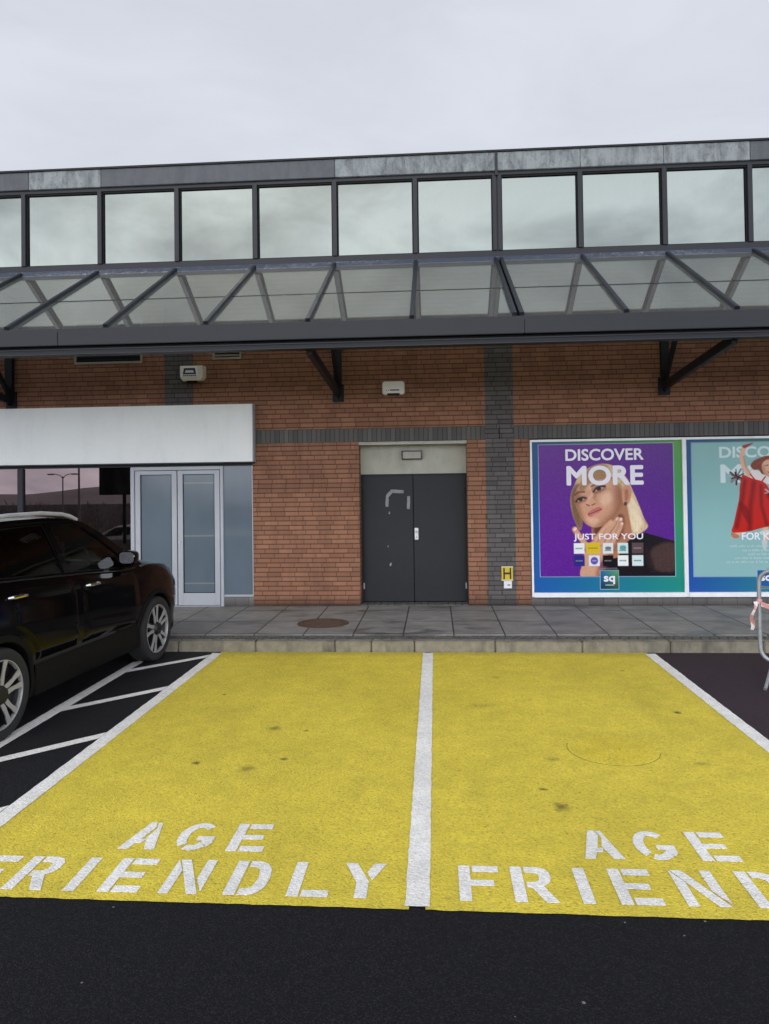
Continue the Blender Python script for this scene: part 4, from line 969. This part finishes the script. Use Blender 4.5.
def make_car(loc, rz, paint, label, group=None):
    car = thing('parked_car', label, 'car', loc, rz, group)
    K = lambda p: (p[0], p[1], p[2]*KZ)
    AX = (1.3525, -1.3525); WR = .362; WZ = WR/KZ
    # body shell with the wheel arches cut out
    mb = MB(); st = []
    y = -2.38
    ysx = [-2.38, -2.355, -2.33, -2.28, -2.22]+[-2.15+i*.08 for i in range(52)]+[2.05, 2.1, 2.14, 2.18, 2.22, 2.25, 2.275, 2.29]
    ysx = sorted(set(round(v, 4) for v in ysx if v <= 2.29))
    P = []
    for yy in ysx:
        r = rows(yy); half = [(x, yy, z*KZ) for x, z in r]
        P.append(half+[(-x, yy, z) for x, _, z in half[-2:0:-1]])
    n = len(P[0]); vs = [p for q in P for p in q]
    fs = [(i*n+j, i*n+(j+1) % n, (i+1)*n+(j+1) % n, (i+1)*n+j) for i in range(len(P)-1) for j in range(n)]
    fs += [tuple(range(n))[::-1], tuple((len(P)-1)*n+j for j in range(n))]
    mb.add(vs, fs, True); body = mb.build('body', [paint, M['car_plastic']], car)
    cut = MB()
    for ay in AX:
        for sx in (1, -1): cut.lathe([(0, sx*.60), (.405, sx*.60), (.405, sx*1.1), (0, sx*1.1)], 48, 'x', (0, ay, WR))
    co = cut.build('cutter', M['car_plastic'], car)
    md = body.modifiers.new('arches', 'BOOLEAN'); md.object = co; md.operation = 'DIFFERENCE'; md.solver = 'EXACT'
    bpy.context.view_layer.update()
    dg = bpy.context.evaluated_depsgraph_get(); dg.update()
    nm = bpy.data.meshes.new_from_object(body.evaluated_get(dg))
    body.modifiers.clear(); old = body.data; body.data = nm; nm.name = 'body'; bpy.data.meshes.remove(old)
    cm = co.data; bpy.data.objects.remove(co); bpy.data.meshes.remove(cm)
    nm.materials.clear(); nm.materials.append(paint); nm.materials.append(M['car_plastic'])
    bm = bmesh.new(); bm.from_mesh(nm)
    for f in bm.faces:
        c = f.calc_center_median(); f.smooth = True; f.material_index = 0
        for ay in AX:
            if abs(math.hypot(c.y-ay, c.z-WR)-.405) < .02 and abs(f.normal.x) < .3 and abs(c.x) > .59: f.material_index = 1
            if abs(abs(c.x)-.60) < .004 and math.hypot(c.y-ay, c.z-WR) < .41: f.material_index = 1
        if c.z < .30: f.material_index = 1
    for e in bm.edges:
        if len(e.link_faces) == 2 and e.calc_face_angle(0) > R(32): e.smooth = False
    bm.to_mesh(nm); bm.free()
    # cladding: arch rings and sills
    for ay in AX:
        for sx in (1, -1):
            m = MB(); G_ = []
            for k in range(41):
                a = R(-24+228*k/40); row = []
                for (rr, dx) in ((.398, -.05), (.402, .010), (.41, .014), (.452, .010), (.458, -.004)):
                    yy = ay+rr*math.cos(a); z = WR+rr*math.sin(a)
                    if z < .235: z = .235
                    row.append((sx*(side_x(yy, z/KZ)+dx), yy, z))
                G_.append(row)
            m.grid(G_); m.build('wheel_arch_trim', M['car_plastic'], car)
    for sx in (1, -1):
        m = MB(); G_ = []
        for k in range(25):
            yy = -.90+1.80*k/24; row = [(sx*(side_x(yy, z)+d), yy, z*KZ) for z, d in ((.215, -.02), (.225, .008), (.30, .014), (.42, .016), (.47, .012), (.485, -.004))]; G_.append(row)
        m.grid(G_); m.build('sill_trim', M['car_plastic'], car)
    # doors as pressed skins, windows, handles
    def arch_y(ay, z, r, sgn): 
        d = r*r-(z*KZ-WR)**2
        return ay+sgn*math.sqrt(d) if d > 0 else None
    for sx in (1, -1):
        for kind in ('front', 'rear'):
            G_ = []; nz = 26
            for i in range(nz+1):
                u = i/nz
                if kind == 'front':
                    z0, z1 = 0.50, None; ya, yb = -.145, None
                row = []
                for j in range(15):
                    w = j/14
                    if kind == 'front':
                        yb = .985-.02*u
                        q = arch_y(AX[0], 0.50+.6*u, .475, -1)
                        if q is not None: yb = min(yb, q)
                        yy = -.225+(yb+.225)*w
                    else:
                        ya = -1.215
                        q = arch_y(AX[1], 0.50+.6*u, .475, 1)
                        if q is not None: ya = max(ya, q)
                        yy = ya+(-.237-ya)*w
                    ztop = interp(tL, yy)-.012; z = 0.50+(ztop-0.50)*u
                    off = .0055 if 0 < i < nz and 0 < j < 14 else -.006
                    row.append((sx*(side_x(yy, z)+off), yy, z*KZ))
                G_.append(row)
            m = MB().grid(G_); d = m.build('door', paint, car)
            hy, hz = (.02, 1.015) if kind == 'front' else (-1.12, 1.065)
            m = MB(); x = side_x(hy, hz)
            m.tube([(sx*(x+.002), hy-.105, hz*KZ), (sx*(x+.030), hy-.085, hz*KZ+.004), (sx*(x+.036), hy-.02, hz*KZ+.006), (sx*(x+.036), hy+.04, hz*KZ+.005), (sx*(x+.030), hy+.085, hz*KZ+.002), (sx*(x+.002), hy+.10, hz*KZ)], [.010, .015, .017, .017, .015, .010], 10)
            m.build('handle', M['chrome'], d)
    # greenhouse
    out = [(1.20, 1.09), (1.02, 1.19), (.78, 1.33), (.50, 1.49), (.26, 1.590), (.0, 1.632), (-.35, 1.655), (-.8, 1.655), (-1.3, 1.632), (-1.75, 1.588), (-2.02, 1.55), (-2.10, 1.46), (-2.17, 1.30), (-2.22, 1.15), (-1.8, 1.19), (-1.0, 1.155), (0, 1.095), (.9, 1.025)]
    wf = [(.955, 1.080), (.80, 1.195), (.62, 1.318), (.42, 1.440), (.24, 1.535), (.0, 1.576), (-.31, 1.596), (-.225, 1.154), (.4, 1.115)]
    wr = [(-.315, 1.16), (-.41, 1.597), (-.6, 1.598), (-1.0, 1.588), (-1.14, 1.568), (-1.28, 1.23), (-1.25, 1.216), (-.7, 1.185)]
    wq = [(-1.37, 1.238), (-1.235, 1.555), (-1.45, 1.535), (-1.70, 1.48), (-1.86, 1.34), (-1.80, 1.28), (-1.6, 1.25)]
    def dens(pts):
        o = []
        for a, b in zip(pts, pts[1:]+pts[:1]):
            n_ = max(1, int(math.hypot(b[0]-a[0], b[1]-a[1])/.08))
            o += [(a[0]+(b[0]-a[0])*k/n_, a[1]+(b[1]-a[1])*k/n_) for k in range(n_)]
        return o
    outd = dens(out); hol = [dens(w) for w in (wf, wr, wq)]
    for sx in (1, -1):
        loops = [outd]+hol; flat = [p for l in loops for p in l]
        tri = tessellate_polygon([[Vector((p[0], p[1], 0)) for p in l] for l in loops])
        m = MB(); nn = len(flat)
        m.add([(sx*gx(*p), p[0], p[1]*KZ) for p in flat]+[(sx*(gx(*p)-.045), p[0], p[1]*KZ) for p in flat], [tuple(t_) for t_ in tri]+[tuple(i+nn for i in t_) for t_ in tri])
        o_ = 0
        for l in loops:
            L_ = len(l)
            m.add([(sx*gx(*p), p[0], p[1]*KZ) for p in l]+[(sx*(gx(*p)-.045), p[0], p[1]*KZ) for p in l], [(i, (i+1) % L_, (i+1) % L_+L_, i+L_) for i in range(L_)])
        m.build('side_frame', paint, car)
        for w, gm in ((hol[0], 'glass_front'), (hol[1], 'glass_rear'), (hol[2], 'glass_rear')):
            tri = tessellate_polygon([[Vector((p[0], p[1], 0)) for p in w]])
            m = MB(); m.add([(sx*(gx(*p)-.014), p[0], p[1]*KZ) for p in w], [tuple(t_) for t_ in tri], True); wo = m.build('side_window', M[gm], car)
            m = MB(); L_ = len(w)
            sc_ = lambda p, f, c_: (c_[0]+(p[0]-c_[0])*f, c_[1]+(p[1]-c_[1])*f)
            c_ = (sum(p[0] for p in w)/L_, sum(p[1] for p in w)/L_)
            inn_ = [sc_(p, .965, c_) for p in w]
            m.add([(sx*(gx(*p)-.009), p[0], p[1]*KZ) for p in w+inn_], [(i, (i+1) % L_, (i+1) % L_+L_, i+L_) for i in range(L_)], True); m.build('window_seal', M['car_plastic'], wo)
        m = MB().tube([(sx*(gx(yy, interp(tL, yy)+.012)+.012), yy, (interp(tL, yy)+.014)*KZ) for yy in [1.0-.1*k for k in range(29)]], .006, 8)
        m.build('chrome_strip', M['rim_dark'], car)
        # roof rail
        rp = [(.20, 1.615), (.08, 1.652), (-.05, 1.676), (-.4, 1.698), (-.9, 1.696), (-1.35, 1.672), (-1.62, 1.644), (-1.75, 1.625), (-1.84, 1.59)]
        m = MB().tube([(sx*(gx(yy, 1.6)-.022), yy, z*KZ) for yy, z in rp], [.020, .021, .019, .019, .019, .019, .020, .021, .014], 12)
        m.build('roof_rail', M['rail_silver'], car)
        # mirror
        yy = .77; x0 = gx(yy, 1.10)-.02
        m = MB(); m.tube([(sx*(x0-.01), yy+.03, 1.115*KZ), (sx*(x0+.12), yy+.01, 1.125*KZ)], [.03, .022], 10)
        G_ = []
        for k, (dy, s_) in enumerate(((-.075, .93), (-.07, 1), (-.02, 1.0), (.04, .86), (.08, .5), (.09, .12))):
            ring_ = []
            for q in range(20):
                a = 2*math.pi*q/20; cx_, cz_ = math.cos(a), math.sin(a)
                e = .55
                ring_.append((sx*(x0+.105+.094*s_*math.copysign(abs(cx_)**e, cx_)), yy+dy, (1.20)*KZ+.074*s_*math.copysign(abs(cz_)**e, cz_)))
            G_.append(ring_+[ring_[0]])
        m.grid(G_); mo = m.build('wing_mirror', paint, car, merge=True)
        m = MB(); ring_ = []
        for q in range(20):
            a = 2*math.pi*q/20; cx_, cz_ = math.cos(a), math.sin(a); e = .55
            ring_.append((sx*(x0+.105+.081*math.copysign(abs(cx_)**e, cx_)), yy-.0765, 1.20*KZ+.060*math.copysign(abs(cz_)**e, cz_)))
        m.poly(ring_); m.build('mirror_glass', M['mirror'], mo)
        # lamps
        m = MB(); m.grid([[(sx*(side_x(yy, z)+.006), yy, z*KZ) for z in (.74, .80, .86 if yy < 2.05 else .82)] for yy in (1.98, 2.02, 2.06, 2.10, 2.14, 2.18)]); m.build('headlight', M['lamp_clear'], car)
        m = MB(); m.grid([[(sx*(side_x(yy, z)+.006), yy, z*KZ) for z in (.88, .95, 1.02, 1.06)] for yy in (-1.95, -2.05, -2.15, -2.22, -2.28, -2.32)]); m.build('tail_light', M['lamp_red'], car)
    # roof, windscreen, tailgate glass
    top = [p for p in out if p[1] > 1.54]
    ry = [.30-.115*k for k in range(21)]
    tz = sorted([(p[0], p[1]) for p in top]+[(.50, 1.49)])
    G_ = []
    for yy in ry:
        z = interp(tz, yy); w = gx(yy, z)
        G_.append([(w*f, yy+(.05*(1-f*f) if yy > .25 else 0)-(.05*(1-f*f) if yy < -1.95 else 0), (z+.03*(1-f*f))*KZ) for f in [-1+k/8 for k in range(17)]])
    m = MB().grid(G_); m.build('roof', paint, car)
    G_ = []
    for k in range(11):
        u = k/10; yy = 1.20+(.30-1.20)*u
        z = interp(sorted([(p[0], p[1]) for p in out[:5]]+[(.30, 1.578)]), yy); w = gx(yy, z)-.015
        G_.append([(w*f, yy+(.10-.05*u)*(1-f*f), (z+.03*u*(1-f*f))*KZ) for f in [-1+q/6 for q in range(13)]])
    MB().grid(G_).build('windscreen', M['glass_front'], car)
    G_ = []
    for k in range(7):
        u = k/6; yy = -2.02-.20*u; z = 1.55-.45*u; w = gx(-2.0, z)-.02
        G_.append([(w*f, yy-.06*(1-f*f), (z+.03*(1-u)*(1-f*f))*KZ) for f in [-1+q/6 for q in range(13)]])
    MB().grid(G_).build('tailgate_window', M['glass_rear'], car)
    # cabin: seats, dashboard, wheel
    m = MB()
    for sx in (-.38, .38):
        m.box(sx-.24, sx+.24, .02, .50, 1.0, 1.12, .04); m.box(sx-.23, sx+.23, -.12, .06, 1.05, 1.50, .06); m.box(sx-.13, sx+.13, -.10, .0, 1.53, 1.70, .04); m.box(sx-.02, sx+.02, -.07, -.04, 1.48, 1.56)
    m.box(-.62, .62, -.95, -.80, 1.02, 1.46, .05)
    for sx in (-.4, .4): m.box(sx-.12, sx+.12, -.94, -.85, 1.47, 1.62, .03)
    m.build('seats', M['interior'], car)
    m = MB().box(-.72, .72, .62, 1.08, 1.06, 1.155, .03); m.build('dashboard', M['interior'], car)
    m = MB().tube([(.36+.18*math.cos(a), .55+.06*math.sin(a), 1.20+.16*math.sin(a)) for a in [2*math.pi*k/24 for k in range(24)]], .014, 8, True); m.build('steering_wheel', M['interior'], car)
    # front face
    m = MB().grid([[(x, 2.298-.24*x*x*1.2, z*KZ) for z in (.50, .58, .66)] for x in [-.42+.07*k for k in range(13)]]); m.build('grille', M['car_plastic'], car)
    # wheels
    first = None
    for ay in AX:
        for sx in (1, -1):
            if first is None:
                m = MB().lathe([(.0, .02), (.06, .02), (.10, -.055), (.245, -.06), (.258, -.03)], 48); wh = m.build('wheel', M['rim_dark'], car)
                m = MB().lathe([(.250, -.10), (.263, -.085), (.268, -.012), (.273, .004), (.300, .012), (.330, .012), (.350, .002), (.360, -.018), (.362, -.05), (.362, -.165), (.350, -.20), (.30, -.212), (.255, -.20)], 56)
                for k in range(48):
                    a = 2*math.pi*k/48
                m.build('tyre', M['tyre'], wh)
                m = MB().lathe([(.256, -.028), (.258, -.004), (.262, .004), (.268, .004), (.270, -.004), (.270, -.03)], 56)
                hub = MB()
                dk = MB()
                for k in range(5):
                    a0 = 2*math.pi*k/5+.3
                    for s_ in (1, -1):
                        pl = [(.050, s_*.008), (.070, s_*.042), (.165, s_*.050), (.256, s_*.082), (.262, s_*.030), (.190, s_*.022), (.12, s_*.006)]
                        if s_ < 0: pl = pl[::-1]
                        f_ = lambda u, v, d, a0=a0: (d-.012*(1-u/.26), u*math.cos(a0)-v*math.sin(a0), u*math.sin(a0)+v*math.cos(a0))
                        m.prism(pl, f_, -.006, .002)
                        pl2 = [(u, v*1.0+ (s_*.006 if abs(v) > .035 else 0)) for u, v in pl]; dk.prism(pl2, f_, -.045, -.0065)
                rm = m.build('rim', M['rim_face'], wh); dk.build('spoke_back', M['rim_dark'], wh)
                hub.lathe([(0, .004), (.022, .003), (.025, -.002), (.046, -.008), (.050, -.03)], 32); hub.build('hub_cap', M['rim_dark'], wh)
                first = wh
            else:
                wh = first.copy(); col.objects.link(wh); wh.parent = car
                for ch in first.children:
                    c2 = ch.copy(); col.objects.link(c2); c2.parent = wh
            wh.location = (sx*.905, ay, WR); wh.rotation_euler = (R(13*(ay > 0)+31*(sx < 0)), 0, 0 if sx > 0 else math.pi)
    return car
bc = make_car((-4.37, 7.28, 0), R(-4.3), M['paint_black'], 'black SUV with silver roof rails parked nose-in beside the hatched strip')
bc.scale = (1.05, 1.05, 1.05)
make_car((-17.8, -17.6, gz(-17.6)), R(90), M['paint_white'], 'white SUV parked across the car park, mirrored in the shop window')

# ------------------------------------------------------------------ crowd barrier with a scrap of tape
ang = R(-34)
t = thing('crowd_barrier', 'galvanised crowd-control barrier standing on the purplish bay at the right', 'barrier', (3.31, 7.88, 0), ang)
L_, H_, Z0 = 2.2, 1.12, .20
def rrect(x0, x1, z0, z1, r, n=6):
    o = []
    for cx, cz, a0 in ((x1-r, z1-r, 0), (x0+r, z1-r, 90), (x0+r, z0+r, 180), (x1-r, z0+r, 270)):
        for k in range(n+1): a = R(a0+90*k/n); o.append((cx+r*math.cos(a), 0, cz+r*math.sin(a)))
    return o
MB().tube(rrect(0, L_, Z0, H_, .13), .021, 14, True).build('frame', M['galv'], t)
MB().tube([(0, 0, .95), (L_, 0, .95)], .012, 10).build('rail', M['galv'], t)
for k in range(17):
    x = .12+k*(L_-.24)/16; MB().tube([(x, 0, Z0), (x, 0, .95)], .008, 8).build('bar', M['galv'], t)
for x in (.12, L_-.12):
    m = MB().tube([(x, -.43, .012), (x, -.38, .035), (x, -.12, .16), (x, 0, .18), (x, .12, .16), (x, .38, .035), (x, .43, .012)], .017, 10); m.box(x-.02, x+.02, -.03, .03, .17, .215, .004); m.build('foot', M['galv'], t)
def mat_tape():
    t = NT('red_white_tape'); w = t.n('ShaderNodeTexWave', bands_direction='DIAGONAL'); t.l(t.coord(), w.inputs['Vector']); w.inputs['Scale'].default_value = 4.5
    t.bsdf(t.ramp(w.outputs[0], .48, .52, (.62, .30, .29, 1), (.75, .72, .70, 1)), .4); return t.m
M['tape'] = mat_tape()
t = tag(bpy.data.objects.new('barrier_tape', None), 'scrap of red and white tape knotted round the barrier upright', 'tape'); col.objects.link(t); t.location = (3.31, 7.88, .80); t.rotation_euler = (0, 0, ang)
m = MB().lathe([(.024, -.02), (.028, -.01), (.027, .012), (.024, .025)], 18, 'z'); m.build('knot', M['tape'], t)
m = MB(); G_ = []
for k in range(15):
    u = k/14; G_.append([(-.028-.05*u+.012*math.sin(u*9)+w*.034*(1-.3*math.sin(u*7)), -.03-.02*math.sin(u*5)+w*.03*math.cos(u*6), -.30*u) for w in (-.5, -.2, .2, .5)])
m.grid(G_); G_ = []
for k in range(11):
    u = k/10; G_.append([(.02+.5*u, -.028-.01*math.sin(u*4), -.02-.05*math.sin(u*3.1)+w*.05) for w in (-.5, 0, .5)])
m.grid(G_); m.build('ribbon', M['tape'], t)

# ------------------------------------------------------------------ what stands behind the camera and shows in the shop window and the paint
rnd = random.Random(11)
m = MB(); P = []
for k in range(81):
    x = -1500+k*37.5; h = 22+9*math.sin(x*.0046+1.0)+6*math.sin(x*.011)+3*math.sin(x*.027)
    P.append([(x, -760, -14), (x, -830, -14+h*.55), (x, -900, -14+h*.92), (x, -960, -14+h), (x, -1100, -14)])
struct(m.grid(P), 'hills', M['hill'], 'low brown moorland hill beyond the car park', 'hill')
m = MB()
for k in range(11000):
    x = rnd.uniform(-130, 20); y = rnd.uniform(-118, -100); z0 = gz(y); H = 4.6+.8*math.sin(x*.31)+.7*math.sin(x*.83+1)
    z = z0+H*(rnd.random()**.8); a = rnd.uniform(-.5, .5); l = rnd.uniform(.5, 1.5); w = rnd.uniform(.03, .12)
    d = Vector((math.sin(a), rnd.uniform(-.3, .3), math.cos(a)))*l; p = Vector((x, y, z-.5))
    m.add([p-Vector((w, 0, 0)), p+Vector((w, 0, 0)), p+d], [(0, 1, 2)])
tag(m.build('woodland', M['twig'], None), 'belt of bare winter trees beyond the car park', 'trees', kind='stuff')
for (x, y, h, arms, lb) in ((-33.0, -40.0, 6.0, 2, 'double-armed grey lamp post seen in the tinted shop window'), (-22.6, -22, 7.5, 1, 'single-armed tall lamp post seen in the tinted shop window')):
    t = thing('lamp_post', lb, 'lamp post', (x, y, gz(y)))
    MB().tube([(0, 0, 0), (0, 0, 1), (0, 0, h)], [.10, .075, .05], 12).build('pole', M['galv'], t)
    for s_ in ((1, -1) if arms == 2 else (1,)):
        MB().tube([(0, 0, h-.2), (s_*.25, 0, h+.1), (s_*.7, 0, h+.22), (s_*1.1, 0, h+.2)], .035, 8).build('arm', M['galv'], t)
        MB().box(s_*1.1-.3, s_*1.1+.3, -.13, .13, h+.14, h+.26, .04).build('lamp_head', M['alu'], t)
t = thing('information_board', 'dark backed sign board on a single post, mirrored in the shop window', 'sign', (-11.9, -4.0, 0))
MB().tube([(0, 0, 0), (0, 0, 3.2)], .07, 12).build('post', M['frame_dark'], t)
MB().box(-.95, .75, .07, .11, 1.85, 3.15, .02).build('board', M['frame_dark'], t)

# ------------------------------------------------------------------ light, sky, camera
sun_dir = Vector((-.22, -.80, .56)).normalized()      # towards the brighter part of the overcast
el = math.asin(sun_dir.z); az = math.atan2(sun_dir.x, sun_dir.y)
L = bpy.data.lights.new('sun', 'SUN'); L.energy = SUN_E; L.angle = R(11); L.color = (1, .97, .93)
lo = bpy.data.objects.new('sun', L); col.objects.link(lo); lo.rotation_euler = sun_dir.to_track_quat('Z', 'Y').to_euler()
W = bpy.data.worlds.new('World'); sc.world = W; W.use_nodes = True
nt = W.node_tree; nt.nodes.clear()
sk = nt.nodes.new('ShaderNodeTexSky'); sk.sky_type = 'NISHITA'; sk.sun_disc = False; sk.sun_elevation = el; sk.sun_rotation = az; sk.air_density = 1.5; sk.dust_density = 4
tc = nt.nodes.new('ShaderNodeTexCoord'); mp = nt.nodes.new('ShaderNodeMapping'); mp.inputs['Scale'].default_value = (1, 1, 2.2)
nt.links.new(tc.outputs['Generated'], mp.inputs[0])
nz = nt.nodes.new('ShaderNodeTexNoise'); nz.inputs['Scale'].default_value = 3.7; nz.inputs['Detail'].default_value = 7; nz.inputs['Roughness'].default_value = .55; nz.inputs['Distortion'].default_value = .5
nt.links.new(mp.outputs[0], nz.inputs['Vector'])
# cloud brightness: brighter away from the building, broken cloud there
sep = nt.nodes.new('ShaderNodeSeparateXYZ'); nt.links.new(tc.outputs['Generated'], sep.inputs[0])
rs = nt.nodes.new('ShaderNodeMapRange'); rs.inputs[1].default_value = -.75; rs.inputs[2].default_value = .6; rs.inputs[3].default_value = 1.0; rs.inputs[4].default_value = .15; nt.links.new(sep.outputs[1], rs.inputs[0])
ra = nt.nodes.new('ShaderNodeValToRGB'); nt.links.new(nz.outputs[0], ra.inputs[0])
ra.color_ramp.elements[0].position = .36; ra.color_ramp.elements[0].color = (.60, .61, .63, 1); ra.color_ramp.elements[1].position = .62; ra.color_ramp.elements[1].color = (1.26, 1.26, 1.24, 1)
mc = nt.nodes.new('ShaderNodeMix'); mc.data_type = 'RGBA'; nt.links.new(rs.outputs[0], mc.inputs[0]); mc.inputs[6].default_value = (1, 1, 1, 1); nt.links.new(ra.outputs[0], mc.inputs[7])
cl = nt.nodes.new('ShaderNodeMix'); cl.data_type = 'RGBA'; cl.blend_type = 'MULTIPLY'; cl.inputs[0].default_value = 1; cl.inputs[6].default_value = CLOUD; nt.links.new(mc.outputs[2], cl.inputs[7])
def wm(op, a, b=None, clamp=False):
    n_ = nt.nodes.new('ShaderNodeMath'); n_.operation = op; n_.use_clamp = clamp
    for i_, q_ in enumerate((a, b)):
        if q_ is None: continue
        if isinstance(q_, bpy.types.NodeSocket): nt.links.new(q_, n_.inputs[i_])
        else: n_.inputs[i_].default_value = q_
    return n_.outputs[0]
# extra sky glow added low behind the camera to brighten the wall
low = wm('POWER', 2.718, wm('MULTIPLY', wm('MAXIMUM', sep.outputs[2], 0.0), -1/.32))
away = wm('MULTIPLY', wm('SUBTRACT', .25, sep.outputs[1]), 1.0, True)
gain = wm('ADD', 1.0, wm('MULTIPLY', wm('MULTIPLY', low, away), LOW))
c2 = nt.nodes.new('ShaderNodeVectorMath'); c2.operation = 'SCALE'; nt.links.new(cl.outputs[2], c2.inputs[0]); nt.links.new(gain, c2.inputs['Scale'])
mx = nt.nodes.new('ShaderNodeMix'); mx.data_type = 'RGBA'; mx.inputs[0].default_value = .88; nt.links.new(sk.outputs[0], mx.inputs[6]); nt.links.new(c2.outputs[0], mx.inputs[7])
bg = nt.nodes.new('ShaderNodeBackground'); bg.inputs[1].default_value = .1; nt.links.new(mx.outputs[2], bg.inputs[0])
wo = nt.nodes.new('ShaderNodeOutputWorld'); nt.links.new(bg.outputs[0], wo.inputs[0])

cd = bpy.data.cameras.new('camera'); cam = bpy.data.objects.new('camera', cd); col.objects.link(cam)
yaw, pit, rol = R(3.9), R(1.0), R(.75)
f = Vector((-math.sin(yaw)*math.cos(pit), math.cos(yaw)*math.cos(pit), math.sin(pit))); r0 = Vector((math.cos(yaw), math.sin(yaw), 0)); u0 = r0.cross(f)
r_ = r0*math.cos(rol)-u0*math.sin(rol); u_ = u0*math.cos(rol)+r0*math.sin(rol)
cam.matrix_world = Matrix(((r_.x, u_.x, -f.x, 0), (r_.y, u_.y, -f.y, 0), (r_.z, u_.z, -f.z, 2.03), (0, 0, 0, 1)))
cd.sensor_fit = 'AUTO'; cd.sensor_width = 36; cd.lens = 740/1024*36; cd.shift_y = -(512-473.745)/1024
cd.clip_end = 4000
sc.camera = cam
vs = sc.view_settings; vs.view_transform = 'Standard'; vs.look = 'None'; vs.gamma = 1; vs.use_curve_mapping = False; vs.exposure = EXPO
